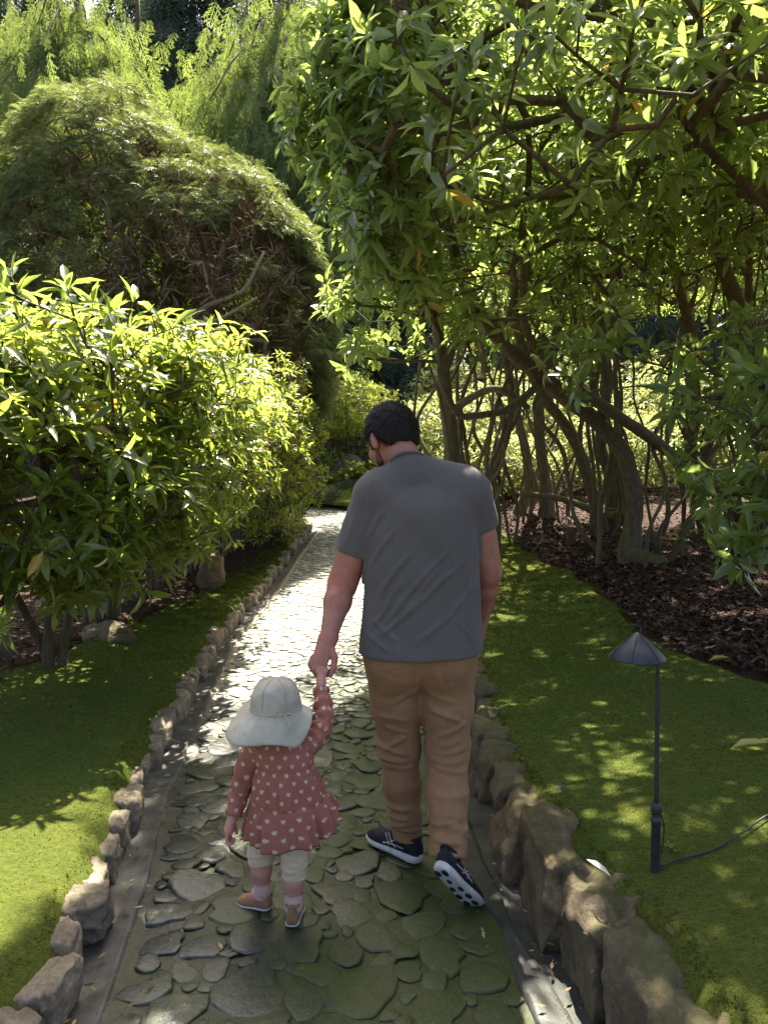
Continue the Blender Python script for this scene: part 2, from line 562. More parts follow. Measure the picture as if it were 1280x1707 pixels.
# ---- cobbles set in the mortar
def cobble_variant(seed):
    r = np.random.default_rng(seed)
    n = 12
    a = np.linspace(0, 2 * math.pi, n, endpoint=False)
    rad = 1 + 0.14 * np.cos(2 * a + r.uniform(0, 6)) + 0.12 * np.cos(3 * a + r.uniform(0, 6)) + 0.07 * np.cos(4 * a + r.uniform(0, 6)) + 0.06 * r.normal(size=n)
    c, s = np.cos(a) * rad, np.sin(a) * rad
    rings = [(1.0, -0.5), (0.965, 0.42), (0.82, 0.80 + 0.1 * r.uniform())]
    V = np.vstack([np.stack([c * k, s * k, np.full(n, h) + (0.10 * c * r.uniform(-1, 1) if h > 0 else 0)], 1) for k, h in rings] + [np.array([[0, 0, 0.96]])])
    V[2 * n:3 * n, 2] += r.normal(size=n) * 0.05
    j = np.arange(n)
    j2 = (j + 1) % n
    Q = np.vstack([np.stack([k * n + j, k * n + j2, (k + 1) * n + j2, (k + 1) * n + j], 1) for k in range(2)])
    T = np.stack([2 * n + j, 2 * n + j2, np.full(n, 3 * n)], 1)
    return V, [Q, T]
COBV = [cobble_variant(100 + k) for k in range(12)]
COBM = []
for v, f in COBV:
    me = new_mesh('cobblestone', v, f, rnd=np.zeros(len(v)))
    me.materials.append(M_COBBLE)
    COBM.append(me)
placed = []
cell = {}
r_ = np.random.default_rng(5)
def try_place(x, y, rad):
    k = (int(x / 0.3) + 100, int(y / 0.3) + 100)
    for i in (-1, 0, 1):
        for j in (-1, 0, 1):
            for (px, py, pr) in cell.get((k[0] + i, k[1] + j), ()):
                if (px - x) ** 2 + (py - y) ** 2 < (pr + rad) ** 2 * 0.84:
                    return False
    cell.setdefault(k, []).append((x, y, rad))
    placed.append((x, y, rad))
    return True
for rad0, tries in ((0.100, 90), (0.082, 700), (0.066, 5000), (0.052, 14000), (0.038, 18000), (0.026, 26000)):
    for _ in range(tries):
        y = 1.2 + 14.3 * r_.uniform() ** 1.25
        a_, b_ = xl(y) + GUT_L + 0.03, xr(y) - gr_w(y) - 0.02
        rad = rad0 * r_.uniform(0.88, 1.15)
        x = r_.uniform(a_ + rad, b_ - rad)
        if 1.0 < y < 2.6 and x > 0.12 and r_.uniform() < 0.6:
            continue
        # bare mortar patch near the gutter in the foreground
        if y < 2.75 and x < -0.42 and r_.uniform() < 0.6:
            continue
        try_place(x, y, rad)
placed.sort(key=lambda t: t[1] - 6 * t[2])
rest = []
for i, (x, y, rad) in enumerate(placed):
    k = i % 12
    rz, sx = r_.uniform(0, 6.28), r_.uniform(0.85, 1.15)
    hz = r_.uniform(0.005, 0.010) * (rad / 0.07) ** 0.4
    tilt = (r_.normal() * 0.06, r_.normal() * 0.06)
    z = zp(y) + 0.006
    if i < 300:
        o = link('cobblestone', COBM[k], None, path)
        o.location = (x, y, z)
        o.rotation_euler = (tilt[0], tilt[1], rz)
        o.scale = (rad * sx, rad / sx, hz)
    else:
        v, f = COBV[k]
        c, s = math.cos(rz), math.sin(rz)
        w = np.stack([v[:, 0] * rad * sx, v[:, 1] * rad / sx, v[:, 2] * hz], 1)
        w = np.stack([w[:, 0] * c - w[:, 1] * s, w[:, 0] * s + w[:, 1] * c, w[:, 2]], 1) + np.array([x, y, z])
        rest.append((w, f))
V, F = join_geo(rest)
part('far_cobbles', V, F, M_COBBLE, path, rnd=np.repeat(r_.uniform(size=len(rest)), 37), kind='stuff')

# ---- kerb stones
def rock_geo(size, seed, sub=3, rough=0.22, boxy=0.55, facets=7):
    v, f = ico(sub)
    v = v.copy()
    r = np.random.default_rng(seed)
    # cut flat facets, then roughen
    for _ in range(facets):
        n = r.normal(size=3)
        n /= np.linalg.norm(n)
        d = v @ n
        lim = r.uniform(0.52, 0.85)
        v -= np.clip(d - lim, 0, None)[:, None] * n * 0.92
    m = np.max(np.abs(v), 1)[:, None]
    v = v * (1 - boxy) + v / (m + 1e-6) * boxy * 0.85
    nn = fbm(v * 1.5 + seed * 3.1, 2, seed)
    rg = 1 - np.abs(vnoise(v * np.array([2.2, 2.2, 1.3]) + seed * 1.3, seed + 7)) * 2
    rg2 = 1 - np.abs(vnoise(v * np.array([5.5, 5.5, 3.0]) + seed * 2.3, seed + 9)) * 2
    rg3 = 1 - np.abs(vnoise(v * np.array([13, 13, 7.0]) + seed * 3.7, seed + 11)) * 2
    v = v * (1 + rough * (0.55 * nn + 0.55 * rg + 0.26 * rg2 + 0.12 * rg3 - 0.25)[:, None])
    return v * np.asarray(size), f
kl = empty('stone_kerb', (-1.1, 3.5, 0), label='low kerb of pale split stones along the left path edge', category='kerb')
y = 1.15
k = 0
rk = np.random.default_rng(21)
while y < 13.6:
    ln = rk.uniform(0.14, 0.25)
    yc = y + ln / 2
    sz = (rk.uniform(0.06, 0.09), ln * 0.53, rk.uniform(0.075, 0.098))
    v, f = rock_geo(sz, 300 + k, 5 if y < 3.2 else (4 if y < 5 else 3), 0.17, 0.62, 12)
    ang = math.atan2(float(xl(yc + 0.1) - xl(yc - 0.1)), 0.2)
    c, s = math.cos(-ang + rk.normal() * 0.15), math.sin(-ang + rk.normal() * 0.15)
    v = np.stack([v[:, 0] * c - v[:, 1] * s, v[:, 0] * s + v[:, 1] * c, v[:, 2] + v[:, 0] * rk.uniform(-0.25, 0.25)], 1)
    hgt = 0.060
    v += np.array([float(xl(yc)) - 0.075 + rk.normal() * 0.018, yc, float(zp(yc)) + hgt + rk.normal() * 0.018])
    part('kerb_stone', v, f, M_KERB_L, kl, smooth=y < 5)
    y += ln * rk.uniform(0.93, 1.08)
    k += 1
krr = empty('rock_kerb', (0.6, 2.5, 0), label='rugged kerb of brown rocks holding back the mossy right bank', category='kerb')
y = 0.9
k = 0
while y < 14:
    near = y < 3.4
    ln = rk.uniform(0.30, 0.46) if near else rk.uniform(0.22, 0.38)
    yc = y + ln / 2
    hh = float(hr(yc))
    sz = (rk.uniform(0.12, 0.16) if near else rk.uniform(0.08, 0.12), ln * 0.60, hh * 0.60 + 0.05)
    v, f = rock_geo(sz, 500 + k, 5 if near else 3, 0.20, 0.58, 14)
    v[:, 0] -= v[:, 2] * rk.uniform(-0.05, 0.25) * -1
    v += np.array([float(xr(yc)) + 0.105 + rk.normal() * 0.015, yc, float(zp(yc)) + hh * 0.40 + rk.normal() * 0.012])
    part('kerb_rock', v, f, M_KERB_R, krr, smooth=True)
    if near and k % 2 == 0:      # a smaller rock wedged on top behind
        v, f = rock_geo((0.09, 0.12, 0.07), 560 + k, 3, 0.25, 0.4, 6)
        v += np.array([float(xr(yc)) + 0.235, yc + ln * 0.35, float(zp(yc)) + hh - 0.035])
        part('kerb_rock', v, f, M_KERB_R, krr, smooth=True)
    y += ln * rk.uniform(0.80, 0.98)
    k += 1

# ---- moss
def mossr_fn(u, v):
    R = xr(v) + 0.085 + 0.02 * fbm(np.stack([v * 5, v * 0, v * 0 + 2], -1), 2, 51)
    E_ = mulch_edge(v) + 0.10 * fbm(np.stack([v * 1.7, v * 0, v * 0], -1), 3, 41)
    x = R + (E_ - R) * u
    d = np.minimum(u, 1 - u) * (E_ - R)
    z = zp(v) + hr(v) + 0.13 * np.clip(x - xr(v), 0, 2.6) + 0.025 * fbm(np.stack([x * 1.1, v * 1.1, x * 0], -1), 2, 5) + 0.052 * smooth01(d / 0.10) - 0.042 + 0.010 * fbm(np.stack([x * 5, v * 5, x * 0], -1), 3, 43)
    return np.stack([x, v, z], -1)
ysm = np.concatenate([np.linspace(0.2, 6, 150), np.linspace(6.1, 16.5, 70)])
MU = np.concatenate([[0, .01, .02, .035], np.linspace(.06, .94, 60), [.965, .98, .99, 1]])
V, F = grid_patch(MU, ysm, mossr_fn)
link('moss_lawn', new_mesh('moss_lawn', V, F), M_MOSS, kind='structure', label='shaded green moss lawn on the raised right bank')
def mossl_fn(u, v):
    R = xl(v) - 0.055 + 0.02 * fbm(np.stack([v * 6, v * 0, v * 0 + 8], -1), 2, 49)
    E_ = left_edge(v) + 0.10 * fbm(np.stack([v * 1.7, v * 0, v * 0 + 3], -1), 3, 45)
    x = R + (E_ - R) * u
    d = np.minimum(u, 1 - u) * (R - E_)
    z = zp(v) + 0.15 + 0.096 * np.clip(xl(v) - x, 0, 6) ** 0.9 + 0.025 * fbm(np.stack([x * 1.1, v * 1.1, x * 0], -1), 2, 5) + 0.070 * smooth01(d / 0.09) - 0.066 + 0.012 * fbm(np.stack([x * 5, v * 5, x * 0], -1), 3, 47)
    return np.stack([x, v, z], -1)
V, F = grid_patch(MU, ysm, lambda u, v: mossl_fn(u, v))
link('moss_bank', new_mesh('moss_bank', V, F[:, ::-1]), M_MOSS, kind='structure', label='mossy left bank, sunlit gold in the foreground')

def tufts(name, fn, ymax, n, seed, label):
    r = np.random.default_rng(seed)
    u = r.uniform(0.004, 0.985, n)
    v = 0.9 + (ymax - 0.9) * r.uniform(size=n) ** 2.3
    P = np.concatenate([fn(u[i:i + 20000], v[i:i + 20000]) for i in range(0, n, 20000)])
    h = r.uniform(0.002, 0.006, n) * (1 + 0.18 * v)
    w = r.uniform(0.0016, 0.0032, n) * (1 + 0.30 * v)
    a = r.uniform(0, 6.283, n)
    lean = r.normal(size=(n, 2)) * 0.6
    d = np.stack([np.cos(a), np.sin(a), 0 * a], 1) * w[:, None]
    tip = np.stack([lean[:, 0] * h, lean[:, 1] * h, h], 1)
    base = P - np.array([0, 0, 0.003])
    V = np.stack([base - d, base + d, base + tip], 1).reshape(-1, 3)
    F = np.arange(n * 3).reshape(-1, 3)
    link(name, new_mesh(name, V, F, False, np.repeat(r.uniform(size=n), 3)), M_TUFT, kind='stuff', label=label)
tufts('moss_tufts', mossr_fn, 13, 190000, 3, 'fine moss fronds over the right bank')
tufts('moss_tufts', mossl_fn, 11, 140000, 4, 'fine moss fronds over the left bank')

# ---- bark mulch
n = 26000
r = np.random.default_rng(31)
cy_ = 3.8 + 12 * r.uniform(size=n) ** 1.3
cx = mulch_edge(cy_) - 0.05 + r.exponential(1.6, n)
k = cx < 9
cx, cy_ = cx[k], cy_[k]
m1 = int(n * 0.08)
ly = 2.2 + 10 * r.uniform(size=m1)
lx = left_edge(ly) + 0.25 - r.exponential(0.9, m1)
cx, cy_ = np.concatenate([cx, lx]), np.concatenate([cy_, ly])
n = len(cx)
cz = zground(cx, cy_) + 0.008 + r.uniform(0, 0.008, n)
a = r.uniform(0, 6.283, n)
ln, wd = r.uniform(0.012, 0.035, n), r.uniform(0.005, 0.014, n)
tx = np.stack([np.cos(a), np.sin(a), r.normal(size=n) * 0.35], 1) * ln[:, None]
ty = np.stack([-np.sin(a), np.cos(a), r.normal(size=n) * 0.35], 1) * wd[:, None]
c = np.stack([cx, cy_, cz], 1)
V = np.stack([c - tx - ty, c + tx - ty * 0.6, c + tx * 0.9 + ty, c - tx * 0.8 + ty], 1).reshape(-1, 3)
link('bark_mulch', new_mesh('bark_mulch', V, np.arange(n * 4).reshape(-1, 4), False, np.repeat(r.uniform(size=n), 4)), M_CHIP, kind='stuff', label='reddish brown bark mulch strewn beneath the trunks')

# ---- side path branching off behind the left shrubs
def side_fn(u, v):
    x = -5.5 + 4.0 * u
    y = 11.9 + 1.2 * v + 0.08 * np.sin(x * 3)
    return np.stack([x, y, zground(x, y) + 0.03], -1)
V, F = grid_patch(np.linspace(0, 1, 30), np.linspace(0, 1, 10), side_fn)
link('side_path', new_mesh('side_path', V, F), M_CONC, kind='structure', label='pale side path beyond the bamboo fence')

# ---- leaf litter and grit on the path, gutters and banks
n = 2600
r = np.random.default_rng(131)
cy_ = 1.4 + 11 * r.uniform(size=n) ** 1.5
side = r.uniform(size=n)
cx = np.where(side < 0.45, xl(cy_) + r.exponential(0.10, n), np.where(side < 0.8, xr(cy_) - r.exponential(0.14, n) + 0.08, xl(cy_) + (xr(cy_) - xl(cy_)) * r.uniform(size=n)))
a = r.uniform(0, 6.283, n)
ln = np.where(r.uniform(size=n) < 0.12, r.uniform(0.008, 0.020, n), r.uniform(0.002, 0.007, n))
cz = zp(cy_) + 0.030 + 0.008 * r.uniform(size=n)
tx = np.stack([np.cos(a), np.sin(a), r.normal(size=n) * 0.15], 1) * ln[:, None]
ty = np.stack([-np.sin(a), np.cos(a), r.normal(size=n) * 0.15], 1) * (ln * 0.35)[:, None]
c = np.stack([cx, cy_, cz], 1)
V = np.stack([c - tx, c - ty, c + tx, c + ty], 1).reshape(-1, 3)
M_LITTER = chips_mat('leaf_litter', [(0, (0.05, 0.03, 0.018)), (0.5, (0.14, 0.09, 0.05)), (0.85, (0.22, 0.20, 0.06)), (1, (0.42, 0.34, 0.16))])
link('leaf_litter', new_mesh('leaf_litter', V, np.arange(n * 4).reshape(-1, 4), False, np.repeat(r.uniform(size=n), 4)), M_LITTER, kind='stuff', label='scattered leaf litter and grit along the path edges')

def far_fn(u, v):
    x = -3.2 + 6.0 * u
    y = 15.25 + 4.0 * v + 0.3 * np.sin(x * 1.3)
    return np.stack([x, y, zground(x, y) * 0 + 0.735 + 0.225 * smooth01(v * 2.5) + 0.03 * fbm(np.stack([x * 2, y * 2, x * 0], -1), 2, 88)], -1)
V, F = grid_patch(np.linspace(0, 1, 40), np.linspace(0, 1, 28), far_fn)
link('moss_clearing', new_mesh('moss_clearing', V, F), M_MOSS, kind='structure', label='mossy clearing at the far end of the path')

# ================================================================ PLANTS
# ---- leaf templates: (along, across, up) with unit length and width
def tmpl8(droop=0.25, fold=0.22, w1=0.46, w2=0.40):
    z = lambda t: -droop * t * t
    V = [(0, 0, 0), (.34, -w1, z(.34) + fold * .3), (.34, 0, z(.34)), (.34, w1, z(.34) + fold * .3), (.70, -w2, z(.7) + fold * .25), (.70, 0, z(.7)), (.70, w2, z(.7) + fold * .25), (1, 0, z(1))]
    T = [(0, 2, 1), (0, 3, 2), (2, 5, 4), (2, 4, 1), (3, 6, 5), (3, 5, 2), (5, 7, 4), (6, 7, 5)]
    return np.array(V, float), np.array(T)
def tmpl4(droop=0.2, fold=0.2):
    V = [(0, 0, 0), (.48, -.5, fold * .3 - droop * .25), (.48, 0, -droop * .25), (.48, .5, fold * .3 - droop * .25), (1, 0, -droop)]
    T = [(0, 2, 1), (0, 3, 2), (2, 4, 1), (3, 4, 2)]
    return np.array(V, float), np.array(T)
def tmpl2():
    return np.array([(0, 0, 0), (.5, -.5, .06), (.5, .5, .06), (1, 0, -.1)], float), np.array([(0, 2, 3), (0, 3, 1)])
def frond(n=12, droop=0.3, sub=True, wid=0.34, seed=0, jit=0.0):
    """flat conifer spray: axis along x, branchlets to both sides"""
    rj = np.random.default_rng(seed)
    V, T = [], []
    def dia(p, q, w, zz):
        p, q = np.array(p), np.array(q)
        d = q - p
        s = np.array([-d[1], d[0]]) / (np.linalg.norm(d) + 1e-9) * w
        m = p + d * 0.45
        b = len(V)
        for pt in (p, m - s, m + s, q):
            V.append((pt[0], pt[1], zz(pt[0], pt[1])))
        T.append((b, b + 2, b + 3))
        T.append((b, b + 3, b + 1))
    zz = lambda x, y: -droop * x * x - 0.25 * abs(y) ** 1.2
    dia((0, 0), (1, 0), 0.012, zz)
    for i in range(n):
        for s in (-1, 1):
            t = 0.08 + 0.88 * (i + jit * rj.uniform(-0.6, 0.6)) / n
            L = wid * (1 - 0.72 * t) * (0.55 + 0.45 * min(1, t * 5)) + 0.05
            L *= 1 + jit * rj.uniform(-0.6, 0.5)
            t2 = t + (0.03 if s > 0 else 0)
            e = (t2 + L * (0.72 + jit * rj.uniform(-0.3, 0.4)), s * L)
            dia((t2, 0), e, 0.015, zz)
            if sub:
                for k in (0.38, 0.66):
                    b = (t2 + (e[0] - t2) * k, s * L * k)
                    dia(b, (b[0] + L * (0.42 + jit * rj.uniform(-0.2, 0.2)), b[1] + s * L * 0.02), 0.013, zz)
                    dia(b, (b[0] + L * 0.26, b[1] + s * L * (0.26 + jit * rj.uniform(-0.15, 0.15))), 0.012, zz)
    return np.array(V, float), np.array(T)

def norm(a):
    return a / (np.linalg.norm(a, axis=-1, keepdims=True) + 1e-12)
def axes(D_, U_):
    D_ = norm(D_)
    S_ = norm(np.cross(U_, D_))
    return D_, S_, np.cross(D_, S_)
def scatter(tm, P, D_, U_, L, W, bend=None):
    v, t = tm
    D_, S_, Z_ = axes(D_, U_)
    z = v[None, :, 2] * (np.ones(len(P)) if bend is None else bend)[:, None]
    V = P[:, None, :] + (v[None, :, 0] * L[:, None])[..., None] * D_[:, None, :] + (v[None, :, 1] * W[:, None])[..., None] * S_[:, None, :] + (z * L[:, None])[..., None] * Z_[:, None, :]
    F = t[None] + (np.arange(len(P)) * len(v))[:, None, None]
    return V.reshape(-1, 3), F.reshape(-1, 3)

CAMP = np.array([0, 0, 1.5])
_cp, _sp = math.cos(math.radians(-2.9)), math.sin(math.radians(-2.9))
def shown(P):
    """True where a point lies inside the camera's field of view"""
    q = P - CAMP
    d = q[:, 1] * _cp + q[:, 2] * _sp
    u = -q[:, 1] * _sp + q[:, 2] * _cp
    return (d > 0.3) & (np.abs(u) < d * 0.70) & (np.abs(q[:, 0]) < d * 0.53)

LEAF_T8 = [tmpl8(d, f) for d, f in ((0.10, .25), (0.22, .3), (0.36, .22), (0.5, .3))]
_leafmesh = {}
def leaf_meshes(mat):
    if mat.name not in _leafmesh:
        l = []
        for v, t in LEAF_T8:
            me = new_mesh('leaf', v, t, True, np.zeros(len(v)))
            me.materials.append(mat)
            l.append(me)
        _leafmesh[mat.name] = l
    return _leafmesh[mat.name]
def add_leaves(tree, mat, P, D_, U_, L, W, seed, n_obj=250, crown='crown', far=10.0, sizecut=True):
    """large visible leaves as parts, the rest as one crown mesh"""
    r = np.random.default_rng(seed)
    dist = np.linalg.norm(P - CAMP, axis=1)
    var = r.integers(0, len(LEAF_T8), len(P))
    obj = np.zeros(len(P), bool)
    if n_obj:
        px = np.where(shown(P), L / dist, 0)
        o = np.argsort(-px)[:n_obj]
        o = o[px[o] * 739 > 9]
        obj[o] = True
        Dn, Sn, Zn = axes(D_[o], U_[o])
        ms = leaf_meshes(mat)
        off = np.array(tree.location)
        for q, i in enumerate(o):
            ob = bpy.data.objects.new('leaf', ms[var[i]])
            COL.objects.link(ob)
            ob.parent = tree
            a, b, c, p = Dn[q] * L[i], Sn[q] * W[i], Zn[q] * L[i], P[i] - off
            ob.matrix_basis = Matrix(((a[0], b[0], c[0], p[0]), (a[1], b[1], c[1], p[1]), (a[2], b[2], c[2], p[2]), (0, 0, 0, 1)))
    g, rn = [], []
    near = (dist < far) & ~obj
    for k in range(len(LEAF_T8)):
        m = near & (var == k)
        if m.any():
            g.append(scatter(LEAF_T8[k], P[m], D_[m], U_[m], L[m], W[m]))
            rn.append(np.repeat(r.uniform(size=m.sum()), 8))
    m = (dist >= far) & ~obj
    if m.any():
        g.append(scatter(tmpl4(), P[m], D_[m], U_[m], L[m], W[m]))
        rn.append(np.repeat(r.uniform(size=m.sum()), 5))
    V, F = join_geo(g)
    return part(crown, V, F, mat, tree, True, np.concatenate(rn), kind='stuff')

def whorls(C, axis, n_leaf, L0, L1, r, spread=(0.9, 0.5), wr=(0.28, 0.36), up=0.35):
    """leaves radiating round twig tips C (n,3) with twig direction axis"""
    n = len(C)
    axis = norm(axis)
    a0 = norm(np.cross(axis, r.normal(size=(n, 3))))
    b0 = np.cross(axis, a0)
    P, D_, U_, L, W = [], [], [], [], []
    for k in range(n_leaf):
        on = r.uniform(size=n) < 0.92
        ph = 2.4 * k + r.uniform(0, 6.28, n) * 0.15
        el = r.normal(spread[0], spread[1] * 0.5, n)
        rad = a0 * np.cos(ph)[:, None] + b0 * np.sin(ph)[:, None]
        d = rad * np.sin(el)[:, None] + axis * np.cos(el)[:, None]
        d = norm(d + np.array([0, 0, -0.12]))
        l = r.uniform(L0, L1, n)
        P.append((C + d * 0.012 + axis * r.uniform(-0.03, 0.03, n)[:, None])[on])
        D_.append(d[on])
        U_.append((axis * (1 - up) + np.array([0, 0, up]) + r.normal(size=(n, 3)) * 0.22)[on])
        L.append(l[on])
        W.append((l * r.uniform(wr[0], wr[1], n))[on])
    return [np.concatenate(q) for q in (P, D_, U_, L, W)]

def grow(nodes, par, tips, r, step=0.22, wig=0.06, upb=0.5):
    """connect every tip to the nearest node already grown; returns node positions, parents and the node of each tip"""
    N0 = len(nodes)
    cap = N0 + len(tips) * 9 + 10
    X = np.zeros((cap, 3))
    X[:N0] = nodes
    par = list(par)
    n = N0
    dmin = np.min(np.linalg.norm(tips[:, None, :] - X[None, :N0:max(1, N0 // 60)], axis=2), axis=1)
    tipnode = np.zeros(len(tips), int)
    for ti in np.argsort(dmin):
        t = tips[ti]
        d = X[:n] - t
        c = np.sqrt((d * d).sum(1)) + upb * np.clip(d[:, 2] + 0.05, 0, None)
        j = int(np.argmin(c))
        a = X[j]
        dist = np.linalg.norm(t - a)
        m = max(1, min(8, int(dist / step)))
        sag = r.normal(size=3) * wig * dist
        p = j
        for k in range(1, m + 1):
            s = k / m
            X[n] = a + (t - a) * s + sag * math.sin(s * math.pi) + (r.normal(size=3) * wig * 0.35 * step * (k < m))
            par.append(p)
            p = n
            n += 1
        tipnode[ti] = p
    return X[:n], np.array(par), tipnode

def branch_mesh(X, par, N0, r_tip, r_max, sides=5, expo=0.42):
    n = len(X)
    cnt = np.zeros(n)
    has = np.zeros(n, bool)
    has[par[par >= 0]] = True
    cnt[~has] = 1
    for i in range(n - 1, -1, -1):
        if par[i] >= 0:
            cnt[par[i]] += cnt[i]
    R = np.minimum(r_tip * cnt ** expo, r_max)
    i = np.arange(N0, n)
    p = par[i]
    A, B = X[p], X[i]
    ra = np.minimum(R[p], R[i] * 1.35)
    rb = R[i]
    T = norm(B - A)
    B = B + T * rb[:, None] * 0.5
    ref = np.where(np.abs(T[:, 2:3]) < 0.9, np.array([[0, 0, 1.0]]), np.array([[0, 1.0, 0]]))
    U = norm(np.cross(T, ref))
    W = np.cross(T, U)
    a = np.linspace(0, 2 * math.pi, sides, endpoint=False)
    ring = U[:, None, :] * np.cos(a)[None, :, None] + W[:, None, :] * np.sin(a)[None, :, None]
    V = np.concatenate([A[:, None, :] + ring * ra[:, None, None], B[:, None, :] + ring * rb[:, None, None]], 1)
    j = np.arange(sides)
    q = np.stack([j, (j + 1) % sides, sides + (j + 1) % sides, sides + j], 1)
    F = q[None] + (np.arange(len(i)) * 2 * sides)[:, None, None]
    return V.reshape(-1, 3), F.reshape(-1, 4)

def bark_mat(name, dark, light, mossy=0.0, moss=(0.09, 0.10, 0.02)):
    m, nt, b, o = base_mat(name)
    p = coords(nt)
    mp = nt.nodes.new('ShaderNodeMapping')
    mp.inputs['Scale'].default_value = (1, 1, 0.25)
    nt.links.new(p, mp.inputs[0])
    t = noise_node(nt, 28, 7, 0.7, mp.outputs[0], 0.5)
    c = ramp(nt, t.outputs[0], [(0.3, dark), (0.7, light)])
    if mossy:
        t2 = noise_node(nt, 3.5, 5, 0.65, p)
        g = nt.nodes.new('ShaderNodeNewGeometry')
        s = nt.nodes.new('ShaderNodeSeparateXYZ')
        nt.links.new(g.outputs['Normal'], s.inputs[0])
        f = mth(nt, 'ADD', t2.outputs[0], mth(nt, 'MULTIPLY', s.outputs[2], 0.22))
        c = mixc(nt, ramp(nt, f, [(0.45, (0, 0, 0)), (0.70, (mossy,) * 3)]), c, moss)
    nt.links.new(c, b.inputs['Base Color'])
    b.inputs['Roughness'].default_value = 0.9
    b.inputs['Specular IOR Level'].default_value = 0.2
    t3 = noise_node(nt, 60, 6, 0.7, mp.outputs[0], 0.3)
    bump(nt, b, t3.outputs[0], 0.8, 0.012)
    return m
M_BARK = bark_mat('rhododendron_bark', (0.075, 0.058, 0.040), (0.21, 0.165, 0.115), 0.75)
M_BARK2 = bark_mat('shrub_bark', (0.06, 0.045, 0.03), (0.17, 0.13, 0.09), 0.4)
M_BARKC = bark_mat('conifer_bark', (0.06, 0.036, 0.024), (0.17, 0.105, 0.068), 0.2)
M_TWIG = bark_mat('bare_twig', (0.20, 0.155, 0.09), (0.40, 0.32, 0.20), 0.3, (0.10, 0.11, 0.03))
M_DEAD = bark_mat('dead_twig', (0.10, 0.065, 0.040), (0.25, 0.17, 0.105))
M_RHODO = leaf_mat('rhododendron_leaf', (0.060, 0.097, 0.025), (0.165, 0.220, 0.060), (0.54, 0.69, 0.15), 0.48, 0.27, 0.010, 0.6, 0.35)
M_LAUREL = leaf_mat('laurel_leaf', (0.040, 0.068, 0.013), (0.120, 0.170, 0.028), (0.52, 0.64, 0.10), 0.45, 0.28, 0.016, 0.6, 0.3)
M_LIGHTLEAF = leaf_mat('fresh_leaf', (0.09, 0.135, 0.020), (0.20, 0.26, 0.045), (0.62, 0.72, 0.08), 0.5, 0.45, 0.02)
M_BACKLEAF = leaf_mat('sunny_leaf', (0.10, 0.14, 0.022), (0.24, 0.27, 0.09), (0.55, 0.60, 0.20), 0.45, 0.45, 0.02)
M_TOPIARY = leaf_mat('clipped_conifer', (0.070, 0.100, 0.034), (0.190, 0.230, 0.085), (0.46, 0.54, 0.14), 0.34, 0.40)
M_CEDAR = leaf_mat('cedar_spray', (0.075, 0.110, 0.022), (0.17, 0.22, 0.05), (0.46, 0.58, 0.12), 0.45, 0.5)
M_DARKCON = leaf_mat('dark_conifer', (0.018, 0.042, 0.020), (0.055, 0.095, 0.040), (0.10, 0.18, 0.06), 0.25, 0.55)
M_GREYLEAF = leaf_mat('grey_leaf', (0.16, 0.18, 0.11), (0.30, 0.32, 0.21), (0.30, 0.34, 0.18), 0.25, 0.7)

def trunk_mesh(lines, n_per=9, sides=14, bumpy=0.12, seed=0):
    g = []
    for k, ln in enumerate(lines):
        ln = np.array(ln, float)
        n = max(6, n_per * (len(ln) - 1))
        P = catmull(ln[:, :3], n)
        R = np.interp(np.linspace(0, len(ln) - 1, n), np.arange(len(ln)), ln[:, 3])
        P = P + 0.02 * np.stack([vnoise(P * 2.5, seed + 1), vnoise(P * 2.5, seed + 2), 0 * P[:, 0]], 1)
        g.append(tube(P, R, sides, True, bumpy, seed + k))
    return join_geo(g)
def line_nodes(lines, skip=0.0, sp=0.18):
    """nodes along limb lines, usable as growth points (upper part only)"""
    X, par = [], []
    for ln in lines:
        ln = np.array(ln, float)
        L = np.sum(np.linalg.norm(np.diff(ln[:, :3], axis=0), axis=1))
        P = catmull(ln[:, :3], max(4, int(L / sp)))
        P = P[int(len(P) * skip):]
        for i, p in enumerate(P):
            par.append(-1)
            X.append(p)
    return np.array(X), par
def rooted(ln, fl=1.25, dip=0.12):
    """start a trunk line below the ground with a flared foot"""
    x, y, z, r = ln[0]
    g = float(zground(x, y))
    foot = [(x, y, g - dip, r * fl * 1.15), (x, y, g + 0.05, r * fl)]
    rest = [p for p in ln if p[2] > g + 0.22]
    return foot + rest

